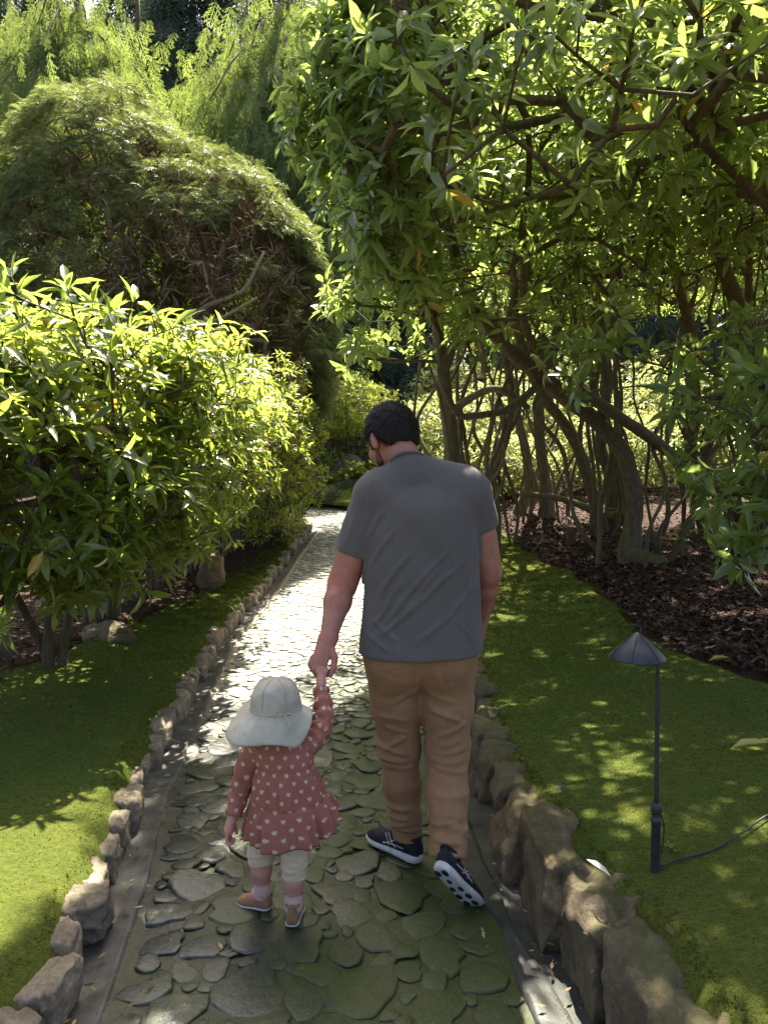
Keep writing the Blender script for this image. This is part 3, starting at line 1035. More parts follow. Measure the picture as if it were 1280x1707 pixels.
# ================================================================ right: rhododendron trees
RT = {
    'T1': [(2.773, 8.3, 0.562, 0.17), (2.807, 8.3, 0.9, 0.15), (2.778, 8.25, 1.24, 0.14), (2.621, 8.1, 1.703, 0.135), (2.328, 7.9, 2.004, 0.125), (1.813, 7.5, 2.291, 0.12), (1.39, 7.2, 2.547, 0.11), (1.039, 7.0, 2.796, 0.1), (0.734, 6.8, 3.19, 0.085), (0.544, 6.5, 3.626, 0.06), (0.295, 6.2, 3.963, 0.04)],
    'T1b': [(1.568, 7.35, 2.422, 0.06), (1.185, 7.0, 2.126, 0.052), (0.878, 6.8, 2.043, 0.048), (0.666, 6.6, 2.037, 0.045), (0.505, 6.4, 2.277, 0.04), (0.48, 6.3, 2.667, 0.035)],
    'T1c': [(2.282, 7.85, 2.0, 0.08), (2.324, 7.8, 2.447, 0.07), (2.194, 7.6, 3.028, 0.06), (2.306, 7.4, 3.514, 0.05), (2.577, 7.2, 4.08, 0.035)],
    'T2': [(4.755, 9.2, 0.648, 0.13), (4.035, 8.8, 1.187, 0.11), (3.58, 8.5, 1.507, 0.1), (3.012, 8.1, 1.821, 0.095), (2.299, 7.6, 2.149, 0.085), (1.881, 7.3, 2.387, 0.07), (1.31, 6.8, 2.759, 0.055), (1.176, 6.4, 3.242, 0.04), (1.0, 5.2, 3.9, 0.03)],
    'T3': [(2.654, 12, 0.633, 0.17), (2.606, 12, 1.413, 0.14), (2.499, 12, 2.381, 0.13), (2.516, 11.8, 3.122, 0.12), (2.719, 11.5, 3.903, 0.1), (2.771, 11.2, 4.812, 0.07)],
    'T3b': [(2.305, 12.6, 0.59, 0.14), (2.451, 12.5, 1.409, 0.12), (2.265, 12.3, 2.205, 0.1), (2.027, 12, 3.149, 0.09), (1.904, 11.6, 4.199, 0.06)],
    'T4': [(3.001, 10.3, 0.588, 0.15), (2.882, 10.3, 1.258, 0.12), (2.571, 10.1, 1.998, 0.11), (2.093, 9.8, 2.534, 0.1), (1.697, 9.4, 3.241, 0.08), (1.509, 9, 4.02, 0.06)],
    'T5': [(3.339, 10.8, 0.588, 0.15), (3.308, 10.8, 1.422, 0.13), (3.114, 10.7, 1.941, 0.12), (3.145, 10.5, 2.775, 0.1), (2.942, 10.2, 3.712, 0.08), (2.684, 9.9, 4.583, 0.06)],
    'T6': [(0.924, 8.6, 0.703, 0.16), (0.851, 8.6, 1.298, 0.14), (0.77, 8.5, 1.85, 0.13), (0.711, 8.4, 2.319, 0.12), (0.598, 8.1, 3.0, 0.1), (0.516, 7.6, 3.688, 0.08), (0.406, 7.1, 4.099, 0.06), (0.308, 6.5, 4.535, 0.04)],
    'T6b': [(0.732, 8.4, 2.184, 0.07), (1.057, 8.2, 2.398, 0.06), (1.256, 8.0, 2.408, 0.055), (1.568, 8.1, 2.224, 0.05)],
    'T6c': [(0.664, 8.25, 2.634, 0.08), (0.79, 8.2, 3.018, 0.07), (0.974, 8.1, 3.128, 0.06), (1.283, 8, 3.14, 0.05), (1.39, 7.9, 3.463, 0.04)],
    'T8': [(1.467, 10.5, 0.895, 0.1), (1.533, 10.4, 1.509, 0.085), (1.689, 10.2, 2.085, 0.08), (1.691, 10, 2.715, 0.07), (1.463, 9.6, 3.43, 0.055), (1.285, 9.2, 4.148, 0.04)],
    'T10': [(4.393, 10.0, 0.655, 0.15), (4.235, 10, 1.184, 0.13), (4.082, 9.9, 1.908, 0.12), (4.049, 9.7, 2.523, 0.11), (3.847, 9.4, 3.241, 0.1), (3.487, 9, 3.949, 0.08), (3.111, 8.6, 4.648, 0.06)],
    'T11': [(4.172, 9.9, 1.428, 0.1), (4.263, 9.6, 2.127, 0.095), (4.397, 9.3, 2.852, 0.085), (4.359, 9, 3.594, 0.07), (4.181, 8.6, 4.245, 0.05)],
    'T12': [(4.655, 8.8, 0.721, 0.19), (4.397, 8.6, 1.716, 0.16), (4.18, 8.4, 2.52, 0.15), (3.842, 8.1, 3.257, 0.13), (3.433, 7.8, 3.929, 0.1), (3.162, 7.4, 4.382, 0.06), (2.6, 6.2, 4.7, 0.04), (2.2, 5.0, 4.6, 0.025)],
}
# limbs that leave the picture upward, carrying the near part of the canopy
NEAR = {
    'N1': [(3.6, 5.5, 0.5, 0.10), (3.55, 5.4, 1.3, 0.09), (3.3, 5.2, 2.1, 0.07), (2.7, 4.8, 2.9, 0.045), (1.7, 4.3, 3.5, 0.032), (1.0, 3.7, 3.9, 0.02)],
}
TREES = [
    ('T1', ['T1', 'T1b', 'T1c'], 'thick mossy rhododendron trunk curving up left from a swollen root foot'),
    ('T2', ['T2'], 'dark rhododendron trunk slanting diagonally across the other stems'),
    ('T3', ['T3', 'T3b'], 'twin stemmed rhododendron far back beside the end of the moss'),
    ('T4', ['T4', 'T5'], 'pair of upright rhododendron stems behind the swollen foot trunk'),
    ('T6', ['T6', 'T6b', 'T6c'], 'rhododendron tree beside the man\'s head with looping limbs'),
    ('T8', ['T8'], 'slim pale rhododendron stem just beyond the man\'s right shoulder'),
    ('T10', ['T10', 'T11'], 'forked rhododendron trunk spreading in a V at the back right'),
    ('T12', ['T12'], 'stout rhododendron trunk at the right edge of the picture'),
]
r = np.random.default_rng(77)
nc = 3550
C = np.stack([r.uniform(-0.95, 6.6, nc * 9), r.uniform(2.0, 13.2, nc * 9), r.uniform(1.9, 7.0, nc * 9)], 1)
x, y, z = C.T
xb = np.interp(z, [2.2, 2.9, 3.4, 3.95, 4.6, 5.5, 7], [0.35, -0.05, -0.36, -0.20, 0.12, 0.4, 1.2]) + 0.24 * np.clip(y - 5.3, 0, 6) + 0.25 * np.clip(4.2 - y, 0, 3) + 0.22 * fbm(C * 1.3, 2, 7)
zb = 2.95 + 0.32 * fbm(C * np.array([0.9, 0.9, 0]), 2, 17) + 0.05 * np.clip(y - 7, 0, 10) - 0.25 * smooth01((0.4 - x) / 0.8) + 0.12 * np.clip(x - 1, 0, 5) + 0.40 * smooth01((y - 5.8) / 1.5)
zt = np.minimum(zb + 1.75 + 0.35 * fbm(C * np.array([0.7, 0.7, 0]), 2, 27), 6.4)
ok = (x > xb) & (z > zb) & (z < zt)
ok &= ~((y < 2.9) & (x < 0.7))
gap = fbm(C * 0.9 + 31, 2, 37)
ok &= gap < np.where((x > 0.7) & (z > 3.4), 1.5, 0.4)
ok &= ~((x < 1.3) & (y < 7) & (z < 5.2) & (r.uniform(size=len(x)) < 0.58))
C = C[ok][:nc]
# low hanging sprays the photo shows in front of the trunks and at the right edge
low = []
for cx_, cy2, cz2, s, m in ((1.35, 5.4, 2.42, 0.26, 7), (1.75, 5.2, 2.10, 0.22, 6), (2.2, 4.6, 2.30, 0.35, 9), (0.75, 6.1, 2.65, 0.25, 6), (1.95, 3.9, 1.95, 0.20, 5), (2.15, 3.9, 1.55, 0.25, 8), (2.05, 3.7, 1.25, 0.22, 7), (2.25, 4.1, 1.15, 0.25, 8), (2.5, 4.4, 1.7, 0.3, 9), (2.75, 4.9, 2.2, 0.4, 14), (2.55, 4.4, 1.35, 0.25, 6), (0.25, 7.4, 2.75, 0.35, 10), (-0.2, 6.2, 2.85, 0.25, 10), (3.2, 6.3, 2.4, 0.4, 10)):
    low.append(np.array([cx_, cy2, cz2]) + r.normal(size=(m, 3)) * s * np.array([1, 1, 0.7]))
rim = np.stack([np.zeros(420), r.uniform(3.9, 7.0, 420), r.uniform(2.75, 5.0, 420)], 1)
rim[:, 0] = np.interp(rim[:, 2], [2.2, 2.9, 3.4, 3.95, 4.6, 5.5, 7], [0.35, -0.05, -0.36, -0.20, 0.12, 0.4, 1.2]) + 0.24 * np.clip(rim[:, 1] - 5.3, 0, 6) + 0.25 * np.clip(4.2 - rim[:, 1], 0, 3) + 0.2 * fbm(rim * 1.3, 2, 7) + r.exponential(0.16, 420)
by_ = r.uniform(4.6, 8.8, 100)       # unseen boughs above the frame, added to shade the path
shade_bough = np.stack([r.uniform(-0.75, -0.45, 100), by_, 1.95 + 0.645 * by_ + r.uniform(0, 1.0, 100)], 1)
top_ = np.stack([r.uniform(0.7, 4.6, 450), r.uniform(4.6, 11.5, 450), np.zeros(450)], 1)      # extra upper leaf layer, added to break sun on the moss into flecks
top_[:, 2] = 4.75 + 0.12 * np.clip(top_[:, 0] - 1, 0, 5) + r.uniform(0, 0.7, 450) + 0.3 * (top_[:, 1] > 6.5)
C = np.vstack([C, rim, shade_bough, top_] + low)
allnodes, own = [], []
tree_nodes = {}
lines_all = dict(RT)
lines_all.update(NEAR)
TREES.append(('N1', ['N1'], 'young rhododendron stem whose leafy sprays hang at the right edge above the lamp'))
for key, ls, lab in TREES:
    X, par = line_nodes([lines_all[l] for l in ls], 0.38)
    tree_nodes[key] = (X, par)
    allnodes.append(X)
    own += [key] * len(X)
AN = np.vstack(allnodes)
own = np.array(own)
near_i = np.array([int(np.argmin(((AN - c) ** 2).sum(1) + 0.8 * np.clip(AN[:, 2] - c[2], 0, None))) for c in C])
cown = own[near_i]
rhodo_things = {}
for ti, (key, ls, lab) in enumerate(TREES):
    rr = np.random.default_rng(900 + ti)
    lines = [list(lines_all[l]) for l in ls]
    lines[0] = rooted(lines[0])
    if key == 'T3':
        lines[1] = rooted(lines[1])
    if key == 'T4':
        lines[1] = rooted(lines[1])
    base = (round(lines[0][0][0], 3), round(lines[0][0][1], 3), float(zground(lines[0][0][0], lines[0][0][1])))
    t = empty('rhododendron_tree', base, label=lab, category='tree', group='old rhododendrons leaning over the moss and path')
    rhodo_things[key] = t
    if key == 'T1':      # swollen root foot
        lines.append([(2.72, 8.25, 0.62, 0.16), (2.95, 8.15, 0.52, 0.17), (3.15, 8.1, 0.46, 0.12), (3.32, 8.1, 0.36, 0.07)])
    b0 = np.array(lines[0][0][:3])
    lines = [[(px_, py_, pz_, pr_ * 0.68) for px_, py_, pz_, pr_ in l] for l in lines]
    if key != 'N1':
        for q in range(8):      # thin wandering suckers from the same foot
            a = rr.uniform(0, 6.28)
            p = b0 + np.array([math.cos(a) * 0.36, math.sin(a) * 0.36, 0])
            pts = []
            hz_ = rr.uniform(2.8, 4.6)
            dv = rr.normal(size=2) * 0.6
            for k in range(7):
                s_ = k / 6
                pts.append((p[0] + dv[0] * s_ + rr.normal() * 0.10 * (k > 0), p[1] + dv[1] * s_ + rr.normal() * 0.10 * (k > 0), p[2] + hz_ * s_, rr.uniform(0.016, 0.040) * (1 - 0.5 * s_)))
            lines.append(pts)
    V, F = trunk_mesh(lines, seed=ti * 11)
    part('trunk', V, F, M_BARK, t)
    tips = C[cown == key]
    if len(tips) == 0:
        continue
    X0, par0 = tree_nodes[key]
    X, par, tn = grow(X0, par0, tips, rr, 0.24, 0.10, 0.6)
    # every tip carries two or three leaf whorls
    k3 = 3
    W0 = np.repeat(tips, k3, 0)
    dirn = norm(tips - X[np.maximum(par[tn], 0)] + 1e-6)
    WD = np.repeat(dirn, k3, 0) * 0.6 + np.array([-0.1, -0.15, 0.55]) + rr.normal(size=W0.shape) * 0.55
    WD = norm(WD)
    E_ = W0 + WD * rr.uniform(0.07, 0.20, len(W0))[:, None]
    n_old = len(X)
    X = np.vstack([X, E_])
    par = np.concatenate([par, np.repeat(tn, k3)])
    V, F = branch_mesh(X, par, len(X0), 0.0042, 0.028)
    part('branches', V, F, M_BARK, t, kind='stuff')
    P, D_, U_, L, W = whorls(E_, WD, 9, 0.085, 0.17, rr, (1.15, 0.55))
    add_leaves(t, M_RHODO, P, D_, U_, L, W, 40 + ti, 280 if key in ('T1', 'T2', 'T6', 'T12', 'N1') else 150, far=8.5)

# ================================================================ left: broad-leaved shrubs
def shrub(key_lines, lab, env, n_tip, seed, mat, L0, L1, n_obj, wh=2, nl=8, name='laurel_shrub', spread=(1.0, 0.5), group='broad-leaved shrubs on the left bank', wr=(0.26, 0.34), twig=M_BARK2, lowtips=None, far=9.0):
    rr = np.random.default_rng(seed)
    lines = [rooted(l, 1.2) if i == 0 or l[0][2] < 0.5 else l for i, l in enumerate(key_lines)]
    b = lines[0][0]
    t = empty(name, (b[0], b[1], float(zground(b[0], b[1]))), label=lab, category='shrub', group=group)
    V, F = trunk_mesh(lines, 7, 9, 0.1, seed)
    part('trunk', V, F, twig, t)
    tips = []
    while len(tips) < n_tip:
        q = rr.uniform(env['lo'], env['hi'], size=(n_tip * 2, 3))
        tips += list(q[env['f'](q)])
    tips = np.array(tips[:n_tip])
    if lowtips is not None:
        tips = np.vstack([tips, lowtips])
    X0, par0 = line_nodes(lines, 0.35, 0.12)
    X, par, tn = grow(X0, par0, tips, rr, 0.18, 0.09, 0.5)
    W0 = np.repeat(tips, wh, 0)
    dirn = norm(tips - X[np.maximum(par[tn], 0)] + 1e-6)
    WD = norm(np.repeat(dirn, wh, 0) * 0.5 + np.array([0.12, -0.1, 0.62]) + rr.normal(size=W0.shape) * 0.42)
    E_ = W0 + WD * rr.uniform(0.05, 0.16, len(W0))[:, None]
    X = np.vstack([X, E_])
    par = np.concatenate([par, np.repeat(tn, wh)])
    V, F = branch_mesh(X, par, len(X0), 0.0035, 0.022, 4)
    part('branches', V, F, twig, t, kind='stuff')
    P, D_, U_, L, W = whorls(E_, WD, nl, L0, L1, rr, spread, wr)
    add_leaves(t, mat, P, D_, U_, L, W, seed, n_obj, far=far)
    return t
def env_row(y0, y1, xin, xout, zlo, zhi, seed):
    """hedge-like band: inner face at xin towards the path, rounded shoulder"""
    def f(q):
        x, y, z = q.T
        n = fbm(q * 1.6, 2, seed)
        zt = np.interp(y, [2, 3, 5, 8, 11, 14], [2.10, 2.16, 2.42, 2.68, 2.90, 3.0]) if zhi is None else zhi
        xi = np.interp(y, [2, 2.6, 3.2, 3.8, 4.5, 6.5, 8, 11, 14], [-2.2, -2.0, -1.72, -1.36, -1.10, -1.10, -1.22, -1.32, -1.3]) if xin is None else xin
        tt = np.clip((z - zlo) / (zt - zlo), 0, 1)
        inner = xi - 0.55 * np.clip(tt - 0.72, 0, 1) ** 1.2 * 2 - 0.55 * np.clip(0.45 - tt, 0, 1) ** 1.1 + 0.16 * n
        shell = (inner - x < 0.75) | (zt - z < 0.65)
        return (x < inner) & (x > xout) & (z < zt + 0.18 * n) & (z > zlo + 0.25 * fbm(q * 1.1 + 9, 2, seed + 3)) & shell
    return {'lo': (xout, y0, 0.2), 'hi': (-0.9, y1, 3.2), 'f': f}
lowA = np.array([(-2.0, 4.5, 0.72), (-2.1, 4.35, 0.62), (-1.95, 4.4, 0.95), (-2.25, 4.3, 0.8), (-1.75, 4.2, 0.95), (-1.55, 4.1, 1.0), (-2.3, 4.1, 1.0), (-1.85, 4.6, 0.85), (-1.45, 5.0, 1.0), (-1.38, 5.1, 0.92)])
shrub([[(-2.22, 4.85, 0.2, 0.032), (-2.15, 4.75, 0.7, 0.030), (-2.0, 4.4, 1.2, 0.026), (-1.8, 3.9, 1.7, 0.03)], [(-2.28, 4.95, 0.25, 0.028), (-2.4, 4.7, 0.8, 0.026), (-2.5, 4.2, 1.4, 0.035), (-2.4, 3.6, 1.9, 0.025)], [(-2.14, 4.9, 0.25, 0.026), (-2.1, 5.1, 0.9, 0.024), (-1.9, 5.2, 1.6, 0.025)]],
      'nearest broad-leaved shrub, its top leaves glowing at the left edge', env_row(2.45, 4.9, None, -3.3, 0.85, None, 51), 740, 201, M_LAUREL, 0.075, 0.175, 300, lowtips=lowA)
shrub([[(-2.35, 6.4, 0.3, 0.055), (-2.25, 6.3, 0.9, 0.045), (-2.0, 6.1, 1.5, 0.035), (-1.8, 5.9, 2.1, 0.02)], [(-2.35, 6.4, 0.3, 0.04), (-2.5, 6.6, 1.0, 0.035), (-2.3, 7.0, 1.8, 0.025)]],
      'middle broad-leaved shrub of the left row, rising over the bamboo fence', env_row(4.7, 7.4, None, -3.2, 1.0, None, 52), 680, 202, M_LAUREL, 0.075, 0.165, 300)
shrub([[(-2.15, 8.9, 0.4, 0.05), (-2.05, 8.8, 1.0, 0.04), (-1.9, 8.6, 1.7, 0.03), (-1.8, 8.4, 2.2, 0.02)], [(-2.15, 8.9, 0.4, 0.04), (-2.2, 9.2, 1.2, 0.03), (-2.0, 9.6, 2.0, 0.02)]],
      'third broad-leaved shrub of the left row, between fence and conifer', env_row(7.2, 10.0, None, -3.2, 1.2, None, 53), 540, 203, M_LAUREL, 0.08, 0.16, 200)
shrub([[(-1.75, 10.9, 0.6, 0.04), (-1.7, 10.8, 1.2, 0.035), (-1.65, 10.7, 1.9, 0.02)], [(-1.75, 10.9, 0.6, 0.03), (-1.9, 11.2, 1.3, 0.025), (-1.7, 11.5, 2.1, 0.02)]],
      'bright small-leaved shrub reaching down to the path at the bend', env_row(9.6, 12.4, -1.05, -2.6, 0.62, 2.85, 54), 620, 204, M_LIGHTLEAF, 0.06, 0.10, 120, wh=3, nl=7, name='leafy_shrub', spread=(0.9, 0.6))

# ================================================================ left: clipped conifer with hollow underside
def topiary():
    t = empty('clipped_conifer', (-3.5, 12.5, float(zground(-3.5, 12.5))), label='tall clipped cloud-shaped conifer with bare branches under its dome', category='tree')
    rr = np.random.default_rng(61)
    ells = [((-4.55, 12.6, 4.9), (1.80, 1.9, 2.75)), ((-3.0, 12.4, 3.7), (1.9, 2.0, 3.10)), ((-2.05, 12.3, 3.8), (1.10, 1.4, 2.05))]
    P, Nn = [], []
    for c, R in ells:
        v = norm(rr.normal(size=(24000, 3)))
        c, R = np.array(c), np.array(R)
        p = c + v * R * (1 + 0.07 * fbm(v * 3 + c, 2, 5) + 0.055 * fbm(v * 9 + c, 2, 6))[:, None]
        n = norm(v / R)
        keep = np.ones(len(p), bool)
        for c2, R2 in ells:
            if c2 is not None and tuple(c2) != tuple(c):
                keep &= (((p - np.array(c2)) / np.array(R2)) ** 2).sum(1) > 0.97
        P.append(p[keep])
        Nn.append(n[keep])
    P, Nn = np.vstack(P), np.vstack(Nn)
    # the side under the dome that faces the path's near end is bare
    hollow = smooth01((-Nn[:, 1] - 0.05) / 0.4) * smooth01((0.80 - Nn[:, 2]) / 0.4) * smooth01((6.0 - P[:, 2] + 0.9 * vnoise(P * 1.1, 4)) / 0.9)
    left = smooth01((-4.4 - P[:, 0]) / 0.6) * 0.6
    keep = rr.uniform(size=len(P)) > hollow * (0.985 - left)
    keep &= P[:, 2] > 2.5
    P, Nn = P[keep], Nn[keep]
    # foliage in overlapping clipped pads, so light and dark clumps and gaps show
    ci = rr.choice(len(P), 900, False)
    pc, pn = P[ci], Nn[ci]
    pu = norm(pn * 0.55 + np.array([0, -0.05, 0.75]))
    m_ = 44
    ax1 = norm(np.cross(pu, rr.normal(size=pu.shape)))
    ax2 = np.cross(pu, ax1)
    rad = rr.uniform(0.16, 0.34, len(pc))
    ang = rr.uniform(0, 6.283, (len(pc), m_))
    q = np.sqrt(rr.uniform(0.0, 1, (len(pc), m_))) * rad[:, None]
    od = ax1[:, None] * np.cos(ang)[..., None] + ax2[:, None] * np.sin(ang)[..., None]
    Pp = pc[:, None] + od * q[..., None] + pu[:, None] * ((0.05 - 0.9 * q ** 2) + rr.normal(size=q.shape) * 0.025)[..., None]
    Dp = norm(od * 0.8 + pn[:, None] * 0.40 - pu[:, None] * 0.05 + rr.normal(size=od.shape) * 0.42)
    Up = pu[:, None] + rr.normal(size=od.shape) * 0.28
    Pp, Dp, Up = Pp.reshape(-1, 3), Dp.reshape(-1, 3), Up.reshape(-1, 3)
    L = rr.uniform(0.08, 0.17, len(Pp))
    tm = frond(4, 0.45, False, 0.70, 4, 0.5)
    V, F = scatter(tm, Pp, Dp, Up, L, L * 1.0)
    rv = np.repeat(np.clip(np.repeat(rr.uniform(0.1, 0.9, len(pc)), m_) + rr.normal(size=len(Pp)) * 0.15, 0, 0.999), len(tm[0]))
    part('crown', V, F, M_TOPIARY, t, True, rv, kind='stuff')
    sc_ = lambda l: [(p[0] * 1.2, p[1] * 1.2, 1.5 + (p[2] - 1.5) * 1.2, p[3]) for p in l]
    lines = [rooted(sc_([(-2.9, 10.4, 0.5, 0.17), (-2.85, 10.4, 1.6, 0.14), (-2.7, 10.3, 2.6, 0.11), (-2.4, 10.1, 3.6, 0.08), (-2.1, 10.0, 4.6, 0.04)])),
             sc_([(-2.85, 10.4, 1.5, 0.11), (-3.2, 10.3, 2.6, 0.10), (-3.6, 10.3, 3.8, 0.08), (-3.8, 10.3, 5.2, 0.04)]),
             sc_([(-2.8, 10.35, 2.0, 0.08), (-2.3, 9.9, 2.7, 0.065), (-1.8, 9.6, 3.2, 0.05), (-1.4, 9.5, 3.9, 0.03)]),
             sc_([(-3.1, 10.3, 2.4, 0.08), (-3.9, 10.0, 3.0, 0.06), (-4.4, 9.8, 3.9, 0.04)]),
             sc_([(-2.7, 10.3, 2.6, 0.06), (-2.6, 9.6, 3.2, 0.045), (-2.2, 9.1, 3.5, 0.04), (-1.7, 9.0, 3.7, 0.03), (-1.45, 9.1, 4.2, 0.02)]),
             sc_([(-2.75, 10.3, 2.3, 0.05), (-2.9, 9.4, 3.0, 0.04), (-2.5, 8.9, 3.3, 0.035), (-2.0, 8.8, 3.3, 0.03), (-1.5, 8.9, 3.6, 0.02)])]
    V, F = trunk_mesh(lines, 8, 10, 0.1, 61)
    part('trunk', V, F, M_TWIG, t)
    # bare branches that carry the shell
    c0 = np.vstack([np.array(c) + norm(rr.normal(size=(330, 3))) * np.array(R) * rr.uniform(0.80, 0.97, (330, 1)) for c, R in ells])
    c0 = c0[c0[:, 2] > 2.4]
    X0, par0 = line_nodes(lines, 0.3, 0.2)
    X, par, tn = grow(X0, par0, c0, rr, 0.22, 0.13, 0.7)
    V, F = branch_mesh(X, par, len(X0), 0.0085, 0.06, 5)
    part('branches', V, F, M_TWIG, t, kind='stuff')
    # dead brown twiglets inside
    n = 9000
    i = rr.integers(len(X0), len(X), n)
    a = X[i] + rr.normal(size=(n, 3)) * 0.04
    d = norm(rr.normal(size=(n, 3)) + np.array([0, -0.3, -0.2]))
    tm = tmpl2()
    V, F = scatter(tm, a, d, rr.normal(size=(n, 3)), rr.uniform(0.12, 0.38, n), np.full(n, 0.011))
    part('dead_twigs', V, F, M_DEAD, t, False, kind='stuff')
    # loose live sprays low on the near left side
    n = 2600
    q = np.stack([rr.uniform(-6.6, -3.9, n), rr.uniform(10.6, 11.6, n), rr.uniform(2.6, 4.9, n)], 1)
    q = q[(fbm(q * 1.2, 2, 3) > -0.1)]
    d = norm(rr.normal(size=q.shape) * 0.5 + np.array([0.1, -0.5, -0.25]))
    tm = frond(6, 0.4, False, 0.45)
    L = rr.uniform(0.18, 0.34, len(q))
    V, F = scatter(tm, q, d, np.array([0, -0.3, 1]) + rr.normal(size=q.shape) * 0.4, L, L)
    part('low_sprays', V, F, M_TOPIARY, t, True, np.repeat(rr.uniform(size=len(q)), len(tm[0])), kind='stuff')
topiary()
def mound_conifer(loc, R, lab, seed, mat, n=5000, name='conifer_shrub', L=(0.10, 0.2), cat='shrub', group=None, tmx=None):
    rr = np.random.default_rng(seed)
    g = float(zground(loc[0], loc[1]))
    t = empty(name, (loc[0], loc[1], g), label=lab, category=cat)
    if group:
        t['group'] = group
    v = norm(rr.normal(size=(n, 3)))
    v[:, 2] = np.abs(v[:, 2]) if loc[2] < R[2] * 0.6 + g else v[:, 2]
    c = np.array(loc)
    dp = 1 - rr.exponential(0.10, n)
    P = c + v * np.array(R) * ((1 + 0.12 * fbm(v * 2.6 + seed, 3, seed)) * np.clip(dp, 0.3, 1))[:, None]
    D_ = norm(v * 0.7 + rr.normal(size=v.shape) * 0.5)
    U_ = v + rr.normal(size=v.shape) * 0.5 + np.array([0, 0, 0.3])
    LL = rr.uniform(L[0], L[1], n)
    tm = frond(4, 0.3, False, 0.5) if tmx is None else tmx
    wf = 1.0 if tmx is None else 0.4
    V, F = scatter(tm, P, D_, U_, LL, LL * wf)
    part('crown', V, F, mat, t, True, np.repeat(rr.uniform(size=n), len(tm[0])), kind='stuff')
    st = [[(loc[0], loc[1], g - 0.05, 0.05 + 0.03 * R[2]), (loc[0] + 0.05, loc[1], (g + loc[2]) / 2 + 0.1, 0.04 + 0.02 * R[2]), (loc[0], loc[1], loc[2] + R[2] * 0.5, 0.03)]]
    V, F = trunk_mesh(st, 6, 8, 0.1, seed)
    part('stem', V, F, M_BARK2, t)
    return t
mound_conifer((-7.6, 13.0, 4.9), (1.8, 1.6, 1.9), 'rounded conifer cut by the left edge beside the clipped dome', 71, M_TOPIARY, 8000)
mound_conifer((-5.2, 10.0, 2.6), (1.4, 1.1, 1.4), 'dark conifer filling the shade left of the dome\'s trunks', 72, M_DARKCON, 6000)

# ================================================================ cedars
def cedar(lab, base, height, r0, limbs, seed, mat, n_fr, Lf, fine=True, name='cedar_tree', spread=0.5, group='tall cedars behind the garden'):
    """limbs: (z0, azimuth deg, length, end drop)"""
    rr = np.random.default_rng(seed)
    g = float(zground(base[0], base[1]))
    t = empty(name, (base[0], base[1], g), label=lab, category='tree', group=group)
    lines = [[(base[0], base[1], g - 0.1, r0 * 1.3), (base[0], base[1], g + 1, r0), (base[0] + 0.1, base[1], g + height * 0.5, r0 * 0.7), (base[0], base[1], g + height, 0.04)]]
    P, D_, U_, L = [], [], [], []
    for (z0, az, ln, dr) in limbs:
        a = math.radians(az)
        h = np.array([math.sin(a), math.cos(a), 0])
        s = np.array([base[0], base[1], z0])
        pts = [s, s + h * ln * 0.35 + np.array([0, 0, 0.02 * ln]), s + h * ln * 0.7 - np.array([0, 0, dr * 0.35]), s + h * ln - np.array([0, 0, dr])]
        lines.append([(*p, q) for p, q in zip(pts, (r0 * 0.20, r0 * 0.13, r0 * 0.07, 0.01))])
        n = int(n_fr * max(ln, 2.0) / 3)
        tt = rr.uniform(0.22, 1.0, n) ** 0.8
        c = catmull(pts, 40)
        p = c[(tt * 39).astype(int)]
        side = np.array([h[1], -h[0], 0])
        off = rr.normal(size=n) * spread * (0.4 + 0.6 * (1 - np.abs(tt - 0.6)))
        p = p + side * off[:, None] + np.stack([0 * tt, 0 * tt, -np.abs(rr.normal(size=n)) * 0.55 * spread * 2], 1)
        d = h * 0.35 + side * np.sign(off)[:, None] * 0.45 + np.array([0, 0, -0.85]) + rr.normal(size=(n, 3)) * 0.22
        P.append(p)
        D_.append(norm(d))
        U_.append(np.array([0, -0.8, 0.5]) + rr.normal(size=(n, 3)) * 0.45)
        L.append(rr.uniform(Lf[0], Lf[1], n))
    P, D_, U_, L = [np.concatenate(q) for q in (P, D_, U_, L)]
    if fine:
        g, rn = [], []
        D_ = norm(D_ + np.array([0, 0, -0.7]))
        for k in range(4):
            tm = frond(9, 0.10 + 0.06 * k, True, 0.26, 70 + k, 0.8)
            m = np.arange(len(P)) % 4 == k
            g.append(scatter(tm, P[m], D_[m], U_[m], L[m], L[m]))
            rn.append(np.repeat(rr.uniform(size=m.sum()), len(tm[0])))
        V, F = join_geo(g)
        rn = np.concatenate(rn)
    else:
        tm = frond(6, 0.2, False, 0.36, 3, 0.5)
        V, F = scatter(tm, P, D_, U_, L, L)
        rn = np.repeat(rr.uniform(size=len(P)), len(tm[0]))
    part('crown', V, F, mat, t, True, rn, kind='stuff')
    V, F = trunk_mesh(lines, 7, 10, 0.08, seed)
    part('trunk', V, F, M_BARKC, t)
    return t
cedar('cedar whose sunlit drooping sprays hang over the clipped conifer', (-2.2, 17.0), 14.5, 0.32,
      [(9.0, 168, 3.2, 1.6), (9.6, 155, 3.0, 2.0), (8.8, 205, 3.0, 1.8), (9.6, 185, 2.8, 1.6), (10.8, 172, 2.2, 1.4), (9.0, 130, 1.9, 1.6), (11.2, 196, 1.9, 1.4), (11.0, 150, 2.2, 1.5), (8.6, 240, 2.8, 1.4), (8.2, 155, 2.6, 1.5), (10.2, 225, 2.6, 1.6), (12.0, 170, 1.6, 1.2), (8.4, 185, 2.6, 1.6), (10.8, 120, 1.6, 1.3), (7.6, 165, 2.4, 1.6), (9.0, 150, 2.7, 2.2), (7.2, 160, 2.6, 1.4), (10.0, 145, 2.4, 2.0), (6.8, 180, 2.4, 1.2), (10.4, 200, 3.0, 1.9)],
      81, M_CEDAR, 250, (0.30, 0.70), True, spread=0.9)
